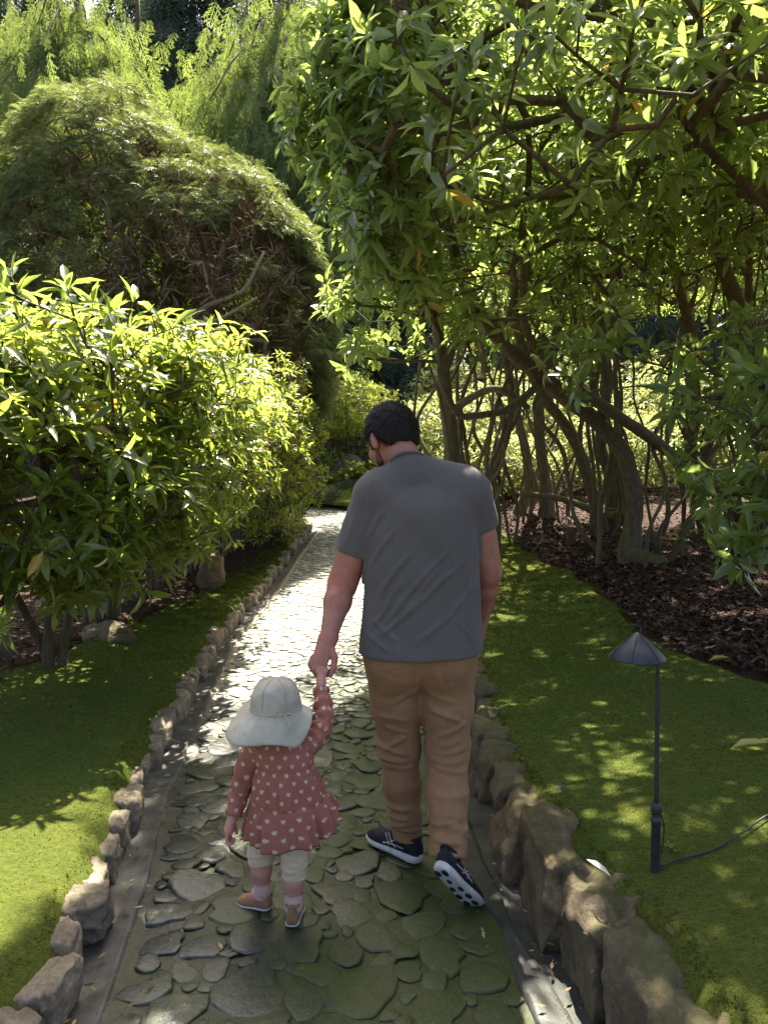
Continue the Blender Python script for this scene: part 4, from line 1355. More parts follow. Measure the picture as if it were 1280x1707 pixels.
cedar('cedar with bright sprays drooping into the top left corner', (-6.6, 16.4), 13.5, 0.28,
      [(9.6, 160, 2.8, 1.4), (10.2, 190, 2.4, 1.5), (10.4, 120, 2.4, 1.5), (11.4, 150, 1.6, 1.5), (9.0, 175, 2.6, 1.5), (11.6, 190, 1.4, 1.3), (10.0, 100, 2.6, 1.4), (8.6, 140, 2.4, 1.3), (10.6, 140, 2.4, 1.6), (11.0, 175, 2.0, 1.5), (9.2, 120, 2.6, 1.4)],
      82, M_CEDAR, 260, (0.30, 0.70), True, spread=0.8)
rr = np.random.default_rng(90)
darks = [(-9.5, 22, 'at the far left edge'), (-6.6, 20.5, 'showing its bare trunk in the top left'), (-4.3, 24, 'behind the clipped conifer'), (-1.9, 22.5, 'hanging dark over the small tree at the path\'s end'), (0.9, 24.5, 'behind the man\'s head'), (3.8, 26, 'beyond the rhododendrons on the right'), (8.0, 25, 'at the far right behind the trunks'), (12.5, 26, 'farthest right behind the rhododendrons'), (-13, 27, 'farthest left in the wood'), (-0.4, 31, 'tallest in the gap above the path'), (5.8, 33, 'deep in the wood behind the right trees'), (-7.8, 31, 'deep in the wood on the left'), (-16, 34, 'on the horizon at the far left'), (-11.5, 36, 'on the horizon above the rounded conifer'), (-5.0, 37, 'on the horizon above the clipped conifer'), (1.5, 38, 'on the horizon over the path'), (-20, 31, 'outermost on the left'), (10.5, 34, 'on the horizon beyond the forked trunk'), (16, 35, 'on the horizon at the far right'), (7.2, 38, 'on the horizon behind the slanting trunk')]
for k, (x_, y_, w) in enumerate(darks):
    H_ = y_ * 0.62 + (rr.uniform(0.3, 1.2) if y_ < 28 else rr.uniform(4.5, 7))
    lim = []
    for z0 in np.arange(3.2, H_ - 1, 0.62):
        for q in range(3):
            ln = (H_ - z0) / H_ * 4.2 + 0.8
            lim.append((z0 + rr.uniform(-.3, .3), rr.uniform(90, 270) if q < 2 else rr.uniform(0, 360), ln * rr.uniform(0.7, 1.1), ln * rr.uniform(0.3, 0.6)))
    cedar('dark drooping conifer ' + w, (x_, y_), H_, 0.32, lim, 300 + k, M_DARKCON, 34 if y_ < 28 else 44, (0.6, 1.15) if y_ < 28 else (1.0, 1.9), False, 'conifer_tree', 0.6 if y_ < 28 else 0.9)

# ================================================================ bright shrubs behind the trunks
rr = np.random.default_rng(120)
def leafy_mound(name, c, R, lab, seed, mat, n, L, cat='shrub', group=None, small=True, wr=0.34):
    r = np.random.default_rng(seed)
    g = float(zground(c[0], c[1]))
    t = empty(name, (c[0], c[1], g), label=lab, category=cat)
    if group:
        t['group'] = group
    nw = n // 6
    v = norm(r.normal(size=(nw, 3)))
    P0 = np.array(c) + v * np.array(R) * ((1 + 0.22 * fbm(v * 2.2 + seed * 1.7, 3, seed)) * np.clip(1 - r.exponential(0.16, nw), 0.2, 1))[:, None]
    k = P0[:, 2] > g + 0.03
    P0, v = P0[k], v[k]
    ax = norm(v * 0.5 + np.array([0, 0, 0.6]) + r.normal(size=v.shape) * 0.4)
    P, D_, U_, LL, W = whorls(P0, ax, 6, L[0], L[1], r, (1.0, 0.6), (wr * 0.85, wr * 1.15))
    tm = tmpl4() if not small else tmpl2()
    V, F = scatter(tm, P, D_, U_, LL, W)
    part('crown', V, F, mat, t, True, np.repeat(r.uniform(size=len(P)), len(tm[0])), kind='stuff')
    lines = []
    for q in range(4):
        a = q * 1.57 + r.uniform(-.5, .5)
        lines.append([(c[0], c[1], g - 0.05, 0.03 + 0.012 * R[2]), (c[0] + math.cos(a) * R[0] * 0.3, c[1] + math.sin(a) * R[1] * 0.3, (g + c[2]) / 2, 0.03), (c[0] + math.cos(a) * R[0] * 0.65, c[1] + math.sin(a) * R[1] * 0.65, c[2] + R[2] * 0.3, 0.012)])
    V, F = trunk_mesh(lines, 5, 6, 0.1, seed)
    part('stems', V, F, M_BARK2, t)
    return t
spots = [(1.2, 15.6, 1.6, 'beside the man\'s neck'), (3.0, 16.8, 1.9, 'behind the slim pale stem'), (4.6, 14.6, 1.2, 'low behind the swollen foot trunk'), (6.2, 16.2, 2.0, 'behind the forked trunk'), (8.0, 14.8, 1.1, 'low at the right beyond the mulch'), (9.6, 17.5, 2.2, 'far right, tall'), (4.8, 19.5, 2.6, 'tall and distant between the stems'), (1.8, 19.0, 2.5, 'tall, right of the small tree'), (7.2, 20.5, 2.7, 'tall and distant at the right'), (11.5, 15.5, 1.8, 'at the far right edge'), (2.2, 14.6, 1.0, 'low beside the twin stemmed tree')]
for k, (x_, y_, h_, w) in enumerate(spots):
    g = float(zground(x_, y_))
    leafy_mound('sunlit_shrub', (x_, y_, g + h_ * 0.62), (1.15 + 0.12 * h_, 0.95, h_ * 0.62), 'sunlit yellow-green shrub ' + w, 400 + k, M_BACKLEAF, 5200, (0.10, 0.17), group='sunlit shrubs beyond the rhododendrons', small=True)
M_RED = leaf_mat('red_maple_leaf', (0.20, 0.05, 0.04), (0.36, 0.13, 0.10), (0.5, 0.18, 0.14), 0.4, 0.5)
leafy_mound('red_maple', (8.9, 19.0, 2.3), (1.2, 1.0, 0.9), 'reddish pink leaved maple glimpsed through the right trunks', 431, M_RED, 3500, (0.07, 0.11), 'tree')

# ================================================================ the end of the path
t = leafy_mound('small_tree', (-0.80, 17.4, 3.05), (1.08, 0.85, 0.68), 'small tree with bright fine crown and leaning reddish trunk at the path\'s end', 440, M_LIGHTLEAF, 15000, (0.035, 0.07), 'tree', wr=0.5)
M_REDBARK = bark_mat('reddish_bark', (0.13, 0.065, 0.035), (0.32, 0.17, 0.10))
ln = [[(-1.65, 15.5, 0.80, 0.07), (-1.60, 15.5, 1.5, 0.06), (-1.40, 15.5, 2.0, 0.055), (-1.10, 15.5, 2.35, 0.045), (-0.78, 15.5, 2.70, 0.03)], [(-1.40, 15.5, 2.0, 0.04), (-1.15, 15.45, 2.5, 0.03), (-0.9, 15.4, 2.9, 0.02)], [(-1.55, 15.5, 1.7, 0.035), (-1.5, 15.5, 2.2, 0.03), (-1.3, 15.6, 2.7, 0.02)]]
ln = [[(x_ * 1.12, y_ + 1.85, 1.5 + (z_ - 1.5) * 1.12, r_2) for x_, y_, z_, r_2 in l] for l in ln]
V, F = trunk_mesh(ln, 7, 8, 0.08, 5)
part('trunk', V, F, M_REDBARK, t)
leafy_mound('dark_shrub', (-1.35, 17.9, 1.45), (0.60, 0.5, 0.70), 'dark green rounded shrub under the small tree', 441, M_RHODO, 3500, (0.05, 0.09))
leafy_mound('shade_shrub', (0.1, 19.2, 1.9), (1.4, 0.8, 1.2), 'deep green shrub in shade behind the man\'s head', 442, M_RHODO, 4500, (0.08, 0.13))
leafy_mound('hydrangea', (-0.55, 16.5, 1.35), (0.50, 0.45, 0.38), 'fresh green leafy plant beside the grey boulder', 443, M_LIGHTLEAF, 1400, (0.10, 0.15), 'plant', wr=0.6, small=False)
leafy_mound('hydrangea', (-1.05, 16.6, 1.20), (0.30, 0.3, 0.28), 'small fresh green plant next to the stone slab', 444, M_LIGHTLEAF, 800, (0.09, 0.13), 'plant', wr=0.6, small=False)
for k, (x_, y_, z_, R, w) in enumerate(((-1.18, 15.75, 0.98, 0.26, 'nearest the path bend'), (-0.80, 16.2, 1.10, 0.30, 'behind, beside the man\'s shoulder'), (-0.42, 15.9, 1.05, 0.30, 'half hidden by the man\'s shoulder'))):
    mound_conifer((x_, y_, z_), (R, R, R * 0.85), 'grey-green clipped mound ' + w, 450 + k, M_GREYLEAF, 2200, 'low_mound', (0.04, 0.09), 'shrub', 'grey-green mounds at the path end', tmpl2())
v, f = rock_geo((0.50, 0.38, 0.55), 71, 4, 0.2, 0.35, 8)
b = empty('boulder', (-0.78, 17.2, 0.95), label='pale grey boulder at the end of the path', category='boulder')
part('rock', v + np.array([-0.78, 17.2, 1.45]), f, M_ROCK, b, False)
v, f = rock_geo((0.17, 0.14, 0.24), 72, 4, 0.2, 0.3, 8)
zg = float(zground(-1.86, 7.9))
b = empty('boulder', (-1.86, 7.9, zg), label='mossy upright boulder beside the bamboo fence', category='boulder')
part('rock', v + np.array([-1.86, 7.9, zg + 0.14]), f, M_KERB_R, b)
v, f = rock_geo((0.26, 0.18, 0.10), 73, 4, 0.2, 0.3, 8)
zg = float(zground(-2.15, 5.75))
b = empty('boulder', (-2.15, 5.75, zg), label='low dark boulder in the shade under the left shrubs', category='boulder')
part('rock', v + np.array([-2.15, 5.75, zg + 0.0]), f, M_KERB_R, b)
s = empty('stone_bench', (-1.60, 16.4, 0.93), label='low pale stone slab on two blocks behind the grey mounds', category='bench')
def slab(lo, hi, seed):
    v, f = ico(3)
    m = np.max(np.abs(v), 1)[:, None]
    v = v * 0.15 + v / m * 0.85
    v = v * (1 + 0.03 * fbm(v * 3, 2, seed)[:, None])
    return (np.array(lo) + np.array(hi)) / 2 + v * (np.array(hi) - np.array(lo)) / 2, f
V, F = slab((-2.1, 16.25, 1.36), (-1.15, 16.60, 1.46), 1)
part('slab', V, F, M_KERB_L, s)
for x_ in (-1.95, -1.35):
    V, F = slab((x_ - 0.1, 16.30, 0.88), (x_ + 0.1, 16.55, 1.37), 2)
    part('support', V, F, M_ROCK, s)

# ================================================================ bamboo fence
M_BAM = simple_mat('weathered_bamboo', (0.07, 0.05, 0.03), (0.20, 0.15, 0.09), 18, 0.6, 0.25, 0.003, 0.4)
fence = empty('bamboo_fence', (-2.3, 7.9, 0.3), label='low bamboo trellis fence half hidden under the left shrubs', category='fence')
fp = np.array([(-2.42, 6.1), (-2.40, 7.2), (-2.28, 8.4), (-2.10, 9.7), (-2.0, 10.9)])
def bamboo(P, rad, name, node=0.22):
    P = np.asarray(P, float)
    n = max(6, int(np.linalg.norm(P[-1] - P[0]) / 0.04))
    Q = catmull(P, n)
    d = np.concatenate([[0], np.cumsum(np.linalg.norm(np.diff(Q, axis=0), axis=1))])
    R = rad * (1 + 0.16 * np.exp(-(((d % node) - node / 2) / 0.012) ** 2))
    V, F = tube(Q, R, 8)
    part(name, V, F, M_BAM, fence)
rb = np.random.default_rng(33)
for (x_, y_) in fp:
    g = float(zground(x_, y_))
    bamboo([(x_, y_, g - 0.1), (x_ + rb.normal() * 0.01, y_, g + 0.92)], 0.032, 'post')
for h in (0.30, 0.58, 0.84):
    for i in range(len(fp) - 1):
        a, b_ = fp[i], fp[i + 1]
        ga, gb = float(zground(*a)), float(zground(*b_))
        for dx in (0.042, -0.042):
            bamboo([(a[0] + dx, a[1] - 0.08, ga + h), ((a[0] + b_[0]) / 2 + dx, (a[1] + b_[1]) / 2, (ga + gb) / 2 + h + rb.normal() * 0.008), (b_[0] + dx, b_[1] + 0.05, gb + h)], 0.017, 'rail')
for y_ in np.arange(6.25, 10.8, 0.155):
    x_ = float(np.interp(y_, fp[:, 1], fp[:, 0]))
    g = float(zground(x_, y_))
    bamboo([(x_, y_, g - 0.03), (x_ + rb.normal() * 0.012, y_ + rb.normal() * 0.02, g + rb.uniform(0.86, 1.0))], 0.011, 'cane', 0.17)

# ================================================================ garden lamp
M_LAMP = simple_mat('dark_lamp_metal', (0.018, 0.020, 0.025), (0.036, 0.039, 0.046), 25, 0.42, 0.12, 0.002, 0.5, 5, False, 0.6)
lx, ly = 0.823, 2.19
lz = float(zground(lx, ly))
lamp = empty('garden_lamp', (lx, ly, lz), label='dark metal path light with conical hat on a thin stake in the moss', category='lamp')
V, F = lathe([(0.001, -0.10), (0.012, -0.05), (0.0135, 0.0), (0.0135, 0.155), (0.016, 0.158), (0.016, 0.168), (0.0125, 0.171), (0.0125, 0.185), (0.016, 0.188), (0.016, 0.212), (0.009, 0.218), (0.001, 0.218)], 20, (lx, ly, lz))
part('stake', V, F, M_LAMP, lamp)
stx = lx - 0.004
V, F = tube(catmull([(lx, ly, lz + 0.21), (lx - 0.002, ly, lz + 0.42), (stx, ly, lz + 0.664)], 14), 0.0068, 14)
part('stem', V, F, M_LAMP, lamp)
hx, hy, hz = stx - 0.058, ly + 0.01, lz + 0.654
V, F = lathe([(0.001, 0.010), (0.060, 0.006), (0.080, 0.001), (0.0835, 0.002), (0.0835, 0.006), (0.055, 0.036), (0.022, 0.066), (0.010, 0.076), (0.005, 0.080), (0.001, 0.081)], 40, (hx, hy, hz))
shade = part('lamp_shade', V, F, M_LAMP, lamp)
g = []
for a in np.arange(0, 6.28, math.pi / 3):
    g.append(tube([(hx + math.cos(a) * q, hy + math.sin(a) * q, hz + w_) for q, w_ in ((0.0825, 0.0075), (0.055, 0.0372), (0.012, 0.0762))], 0.0012, 5))
part('rib', *join_geo(g), M_LAMP, shade)
V, F = tube(catmull([(hx + 0.004, hy, hz + 0.078), (hx + 0.010, hy, hz + 0.090), (hx + 0.004, hy, hz + 0.100), (hx - 0.020, hy, hz + 0.106)], 12), 0.0022, 6)
part('finial', V, F, M_LAMP, lamp)
V, F = tube(catmull([(lx + 0.013, ly - 0.004, lz + 0.185), (lx + 0.024, ly - 0.002, lz + 0.14), (lx + 0.018, ly - 0.004, lz + 0.06)], 12), 0.0025, 6)
part('cord', V, F, M_LAMP, lamp)
cb = [(lx + 0.02, ly, lz + 0.02)] + [(lx + dx, ly + dy, float(zground(lx + dx, ly + dy)) + 0.022) for dx, dy in ((0.08, 0.02), (0.20, 0.05), (0.33, 0.13), (0.46, 0.22), (0.62, 0.28), (0.80, 0.30))]
V, F = tube(catmull(cb, 40), 0.0035, 6)
link('power_cable', new_mesh('power_cable', V, F), M_LAMP, label='thin black cable trailing over the moss from the lamp', category='cable')

# ================================================================ fallen leaves, sprigs, stump
M_FALLEN = leaf_mat('fallen_leaf', (0.42, 0.38, 0.10), (0.62, 0.52, 0.16), (0.5, 0.45, 0.1), 0.25, 0.5)
M_DRY = leaf_mat('dry_leaf', (0.30, 0.17, 0.09), (0.48, 0.32, 0.20), (0.4, 0.25, 0.1), 0.2, 0.6)
for (x_, y_, dz, L, ang, m, lab) in ((1.50, 2.98, 0.045, 0.17, 0.15, M_FALLEN, 'long pale yellow leaf lying on the moss at the right edge'), (2.03, 4.43, 0.04, 0.15, 0.2, M_FALLEN, 'yellow leaf lying on the mulch edge'), (-1.28, 2.10, 0.04, 0.035, 1.0, M_DRY, 'tiny curled dried leaf on the sunlit left moss'), (-1.05, 2.9, 0.05, 0.05, 2.2, M_DRY, 'small brown leaf on the left moss beside the kerb')):
    me = new_mesh('fallen_leaf', tmpl8(-0.12, 0.5)[0] * np.array([L, L * 0.30, L]), tmpl8()[1], True, np.full(8, 0.6))
    o = link('fallen_leaf', me, m, label=lab, category='leaf')
    o.location = (x_ - L / 2 * math.cos(ang), y_ - L / 2 * math.sin(ang), float(zground(x_, y_)) + dz - 0.01)
    o.rotation_euler = (0.12, 0.05, ang)
me = new_mesh('fallen_leaf', tmpl8(0.1, 0.3)[0] * np.array([0.085, 0.02, 0.085]), tmpl8()[1], True, np.full(8, 0.9))
o = link('fallen_leaf', me, simple_mat('bleached_leaf', (0.5, 0.46, 0.38), (0.62, 0.58, 0.5), 40, 0.6, 0), label='thin bleached leaf on top of the brown kerb rock', category='leaf')
o.location = (0.60, 2.14, 0.36)
o.rotation_euler = (0.2, 0.1, -0.9)
def sprig(loc, h, n, lab, mat, L, seed, cat='plant', name='seedling'):
    r = np.random.default_rng(seed)
    t = empty(name, loc, label=lab, category=cat)
    g, P, D_, U_ = [], [], [], []
    for k in range(n):
        a = r.uniform(0, 6.28)
        e = np.array(loc) + np.array([math.cos(a) * h * 0.4, math.sin(a) * h * 0.4, h * r.uniform(0.6, 1)])
        g.append(tube(catmull([loc, np.array(loc) + np.array([0, 0, h * 0.4]), e], 6), 0.003, 4))
        for q in range(5):
            ph = q * 1.3 + r.uniform(0, 1)
            P.append(e)
            D_.append((math.cos(ph), math.sin(ph), 0.5))
            U_.append((0, 0, 1.0))
    part('stem', *join_geo(g), M_BARK2, t)
    n = len(P)
    V, F = scatter(tmpl8(0.3), np.array(P), np.array(D_), np.array(U_), r.uniform(L * 0.7, L, n), np.full(n, L * 0.28))
    part('leaves', V, F, mat, t, True, np.repeat(r.uniform(size=n), 8), kind='stuff')
for k, (x_, y_, w) in enumerate(((3.22, 8.0, 'right beside the swollen root foot'), (3.55, 8.3, 'by the thin crooked stem'), (3.05, 10.0, 'between the back stems'))):
    sprig((x_, y_, float(zground(x_, y_))), 0.35, 4, 'green seedling sprouting from the mulch ' + w, M_LIGHTLEAF, 0.16, 600 + k)
sprig((0.905, 2.27, float(zground(0.905, 2.27)) + 0.005), 0.03, 2, 'tiny clover sprig in the moss beside the lamp stake', M_LIGHTLEAF, 0.03, 610)
st = empty('tree_stump', (2.45, 9.7, float(zground(2.45, 9.7))), label='short dark cut stump at the edge of the mulch', category='stump')
V, F = trunk_mesh([[(2.45, 9.7, float(zground(2.45, 9.7)) - 0.1, 0.075), (2.45, 9.7, float(zground(2.45, 9.7)) + 0.1, 0.06), (2.46, 9.7, float(zground(2.45, 9.7)) + 0.24, 0.055)]], 5, 10)
part('wood', V, F, M_BARKC, st)
cs_ = empty('crooked_stem', (3.42, 8.6, float(zground(3.42, 8.6))), label='thin crooked dead stem standing in the mulch', category='stem')
V, F = trunk_mesh([[(3.421, 8.6, 0.3, 0.06), (3.46, 8.6, 0.72, 0.05), (3.55, 8.62, 0.95, 0.042), (3.674, 8.7, 1.08, 0.038), (3.72, 8.75, 1.35, 0.03), (3.764, 8.8, 1.55, 0.02)]], 7, 9, 0.15, 9)
part('wood', V, F, M_BARK2, cs_)
lg = empty('dead_limb', (2.9, 10.9, 1.2), label='dark dead limb lying between the back rhododendron stems', category='branch')
V, F = trunk_mesh([[(3.6, 10.4, 0.72, 0.05), (3.0, 10.85, 1.0, 0.055), (2.6, 11.2, 1.15, 0.05), (2.1, 11.6, 1.2, 0.04)]], 7, 9, 0.15, 12)
part('wood', V, F, M_BARK, lg)

# ================================================================ PEOPLE
class Sdf:
    def __init__(s, lo, hi, h):
        s.lo, s.h = np.array(lo, float), h
        s.n = np.ceil((np.array(hi) - s.lo) / h).astype(int) + 1
        s.D = np.full(s.n, 1.0, np.float32)
        s.ax = [s.lo[i] + np.arange(s.n[i]) * h for i in range(3)]
    def blk(s, lo, hi):
        a = np.clip(np.floor((np.array(lo) - s.lo) / s.h).astype(int), 0, s.n)
        b = np.clip(np.ceil((np.array(hi) - s.lo) / s.h).astype(int) + 1, 0, s.n)
        sl = tuple(slice(i, j) for i, j in zip(a, b))
        P = np.stack(np.meshgrid(*[s.ax[i][sl[i]] for i in range(3)], indexing='ij'), -1)
        return sl, P
    def put(s, sl, d, k):
        o = s.D[sl]
        if k > 0:
            h = np.clip(0.5 + 0.5 * (o - d) / k, 0, 1)
            s.D[sl] = o * (1 - h) + d * h - k * h * (1 - h)
        else:
            s.D[sl] = np.minimum(o, d)
    def cone(s, a, b, ra, rb, k=0.02, wide=None, ws=1.0, sub=False):
        a, b = np.array(a, float), np.array(b, float)
        m = max(ra, rb) * max(ws, 1) + max(k, 0.02) + 0.02
        sl, P = s.blk(np.minimum(a, b) - m, np.maximum(a, b) + m)
        ba = b - a
        t = np.clip(((P - a) @ ba) / (ba @ ba + 1e-12), 0, 1)
        off = P - a - t[..., None] * ba
        if wide is not None:
            w = np.array(wide, float)
            w /= np.linalg.norm(w)
            off = off + ((1 / ws - 1) * (off @ w))[..., None] * w
        d = np.linalg.norm(off, axis=-1) - (ra + t * (rb - ra))
        if sub:
            s.D[sl] = np.maximum(s.D[sl], -d)
        else:
            s.put(sl, d, k)
    def chain(s, pts, rs, k=0.02, **kw):
        for i in range(len(pts) - 1):
            s.cone(pts[i], pts[i + 1], rs[i], rs[i + 1], k, **kw)
    def ell(s, c, R, M=None, k=0.02, sub=False):
        c, R = np.array(c, float), np.array(R, float)
        m = R.max() + max(k, 0.02) + 0.02
        sl, P = s.blk(c - m, c + m)
        q = P - c
        if M is not None:
            q = q @ np.asarray(M).T          # rows of M are the local axes
        k0 = np.linalg.norm(q / R, axis=-1)
        d = (k0 - 1) * R.min()
        d = np.where(k0 > 0.2, k0 * (k0 - 1) / (np.linalg.norm(q / R ** 2, axis=-1) + 1e-9), d)
        if sub:
            s.D[sl] = np.maximum(s.D[sl], -d)
        else:
            s.put(sl, d, k)
    def plane(s, p, n, where=None):
        """cut away the side n points to; where = (lo, hi) limits the cut"""
        lo, hi = (s.lo, s.lo + s.n * s.h) if where is None else where
        sl, P = s.blk(lo, hi)
        n = np.array(n, float)
        n /= np.linalg.norm(n)
        s.D[sl] = np.maximum(s.D[sl], (P - np.array(p)) @ n)
    def shell(s, t):
        s.D = np.maximum(s.D, -(s.D + t))
    def mesh(s):
        D = s.D
        ins = D < 0
        c = [ins[i:s.n[0] - 1 + i, j:s.n[1] - 1 + j, k:s.n[2] - 1 + k] for i in (0, 1) for j in (0, 1) for k in (0, 1)]
        al = c[0].copy()
        an = c[0].copy()
        for q in c[1:]:
            al &= q
            an |= q
        act = an & ~al
        I = np.argwhere(act)
        acc = np.zeros((len(I), 3))
        cnt = np.zeros(len(I))
        crn = np.array([(i, j, k) for i in (0, 1) for j in (0, 1) for k in (0, 1)])
        val = np.stack([D[I[:, 0] + q[0], I[:, 1] + q[1], I[:, 2] + q[2]] for q in crn], 1)
        for a in range(8):
            for b in range(a + 1, 8):
                if np.abs(crn[a] - crn[b]).sum() != 1:
                    continue
                m = (val[:, a] < 0) != (val[:, b] < 0)
                t = val[m, a] / (val[m, a] - val[m, b])
                acc[m] += crn[a] + t[:, None] * (crn[b] - crn[a])
                cnt[m] += 1
        V = s.lo + (I + acc / cnt[:, None]) * s.h
        idx = np.full(act.shape, -1, np.int32)
        idx[tuple(I.T)] = np.arange(len(I))
        Q = []
        for ax in range(3):
            sl0 = [slice(1, -1)] * 3
            sl1 = [slice(1, -1)] * 3
            sl0[ax] = slice(0, -1)
            sl1[ax] = slice(1, None)
            A, B = ins[tuple(sl0)], ins[tuple(sl1)]
            e = np.argwhere(A != B)
            fl = A[tuple(e.T)]
            o = np.array([1, 1, 1])
            o[ax] = 0
            e = e + o
            u, v = (ax + 1) % 3, (ax + 2) % 3
            def cell(du, dv):
                q = e.copy()
                q[:, u] -= du
                q[:, v] -= dv
                return idx[q[:, 0], q[:, 1], q[:, 2]]
            f = np.stack([cell(1, 1), cell(0, 1), cell(0, 0), cell(1, 0)], 1)
            f[~fl] = f[~fl][:, ::-1]
            Q.append(f[(f >= 0).all(1)])
        return V, np.vstack(Q)

def vnormals(V, F):
    n = np.zeros_like(V)
    f = np.cross(V[F[:, 2]] - V[F[:, 0]], V[F[:, 3]] - V[F[:, 1]])
    for i in range(4):
        np.add.at(n, F[:, i], f)
    return n / (np.linalg.norm(n, axis=1)[:, None] + 1e-12)

def relax(V, F, it=2, lam=0.5):
    E_ = np.vstack([F[:, [0, 1]], F[:, [1, 2]], F[:, [2, 3]], F[:, [3, 0]]])
    for _ in range(it):
        acc = np.zeros_like(V)
        c = np.zeros(len(V))
        np.add.at(acc, E_[:, 0], V[E_[:, 1]])
        np.add.at(acc, E_[:, 1], V[E_[:, 0]])
        np.add.at(c, E_[:, 0], 1)
        np.add.at(c, E_[:, 1], 1)
        V = V + lam * (acc / np.maximum(c, 1)[:, None] - V)
    return V

def folds(V, Nn, lst, facing=-1):
    """raised folds on the side that faces -Y: (x0,z0,x1,z1,amp,width)"""
    d = np.zeros(len(V))
    side = smooth01((facing * Nn[:, 1] + 0.25) / 0.6)
    for x0, z0, x1, z1, amp, w in lst:
        a, b = np.array([x0, z0]), np.array([x1, z1])
        p = V[:, [0, 2]]
        p = p + 0.012 * np.stack([vnoise(V * 9, 77), vnoise(V * 9, 78)], 1)
        t = ((p - a) @ (b - a)) / ((b - a) @ (b - a))
        tc = np.clip(t, 0, 1)
        q = np.linalg.norm(p - a - tc[:, None] * (b - a), axis=1)
        ends = smooth01(np.minimum(t + 0.1, 1.1 - t) / 0.35)
        d += amp * ends * (np.exp(-(q / w) ** 2) - 0.45 * np.exp(-(q / (2.2 * w)) ** 2)) * side
    return d

# ---- materials of the people
def skin_mat(name, c1, c2):
    m, nt, b, o = base_mat(name)
    p = coords(nt)
    t = noise_node(nt, 22, 5, 0.6, p)
    t3 = noise_node(nt, 7, 4, 0.6, p)
    sc_ = ramp(nt, t.outputs[0], [(0.3, c1), (0.7, c2)])
    nt.links.new(mixc(nt, 1.0, sc_, ramp(nt, t3.outputs[0], [(0.3, (1.12, 0.86, 0.82)), (0.7, (0.94, 1.04, 1.05))]), 'MULTIPLY'), b.inputs['Base Color'])
    b.inputs['Roughness'].default_value = 0.52
    b.inputs['Specular IOR Level'].default_value = 0.35
    b.inputs['Subsurface Weight'].default_value = 0.12
    b.inputs['Subsurface Radius'].default_value = (0.012, 0.005, 0.003)
    b.inputs['Subsurface Scale'].default_value = 0.6
    t2 = noise_node(nt, 240, 3, 0.6, p)
    bump(nt, b, t2.outputs[0], 0.15, 0.001)
    return m
def cloth_mat(name, c1, c2, rough=0.9, weave=900, sheen=0.15, blot=9, detail=6, fleck=0.16):
    m, nt, b, o = base_mat(name)
    p = coords(nt)
    t = noise_node(nt, blot, detail, 0.65, p)
    f = noise_node(nt, weave * 0.35, 3, 0.7, p)
    c = ramp(nt, t.outputs[0], [(0.3, c1), (0.7, c2)])
    c = mixc(nt, 1.0, c, ramp(nt, f.outputs[0], [(0.3, (1 - fleck,) * 3), (0.7, (1 + fleck,) * 3)]), 'MULTIPLY')
    nt.links.new(c, b.inputs['Base Color'])
    b.inputs['Roughness'].default_value = rough
    b.inputs['Specular IOR Level'].default_value = 0.2
    b.inputs['Sheen Weight'].default_value = sheen
    w = noise_node(nt, weave, 2, 0.6, p)
    w2 = noise_node(nt, 34, 4, 0.55, p)
    bump(nt, b, mth(nt, 'ADD', mth(nt, 'MULTIPLY', w.outputs[0], 0.25), w2.outputs[0]), 0.35, 0.004)
    return m
M_SKIN = skin_mat('skin', (0.36, 0.150, 0.100), (0.47, 0.225, 0.160))
M_SKIN2 = skin_mat('fair_skin', (0.46, 0.225, 0.165), (0.56, 0.31, 0.235))
M_HAIR = simple_mat('black_hair', (0.007, 0.0055, 0.0045), (0.020, 0.014, 0.010), 60, 0.58, 0.2, 0.002, 0.3)
M_BEARD = simple_mat('stubble', (0.07, 0.040, 0.028), (0.17, 0.095, 0.068), 160, 0.8, 0.3, 0.002, 0.3)
M_SHIRT = cloth_mat('grey_jersey', (0.114, 0.100, 0.092), (0.142, 0.124, 0.113))
M_PANTS = cloth_mat('tan_twill', (0.245, 0.128, 0.060), (0.325, 0.175, 0.088), 0.85, 700, 0.1)
M_SHOE = cloth_mat('black_mesh', (0.010, 0.010, 0.013), (0.022, 0.022, 0.027), 0.8, 500, 0.05)
M_SOLE = simple_mat('white_foam', (0.42, 0.40, 0.37), (0.62, 0.60, 0.56), 40, 0.7, 0.2, 0.002)
M_OUT = simple_mat('black_rubber', (0.010, 0.010, 0.012), (0.02, 0.02, 0.02), 60, 0.6, 0.2, 0.002)
M_STRIPE = simple_mat('silver_print', (0.40, 0.40, 0.41), (0.55, 0.55, 0.56), 60, 0.5, 0.0)
M_HAT = cloth_mat('sage_cotton', (0.39, 0.355, 0.275), (0.52, 0.475, 0.375), 0.9, 1500, 0.0, 14, 6, 0.06)
M_LEG = cloth_mat('cream_knit', (0.58, 0.44, 0.29), (0.68, 0.53, 0.37), 0.9, 600, 0.1)
M_SOCK = cloth_mat('pink_knit', (0.55, 0.36, 0.29), (0.64, 0.44, 0.36), 0.95, 500, 0.1)
M_TANSHOE = cloth_mat('tan_suede', (0.27, 0.135, 0.065), (0.36, 0.19, 0.10), 0.8, 300, 0.1)
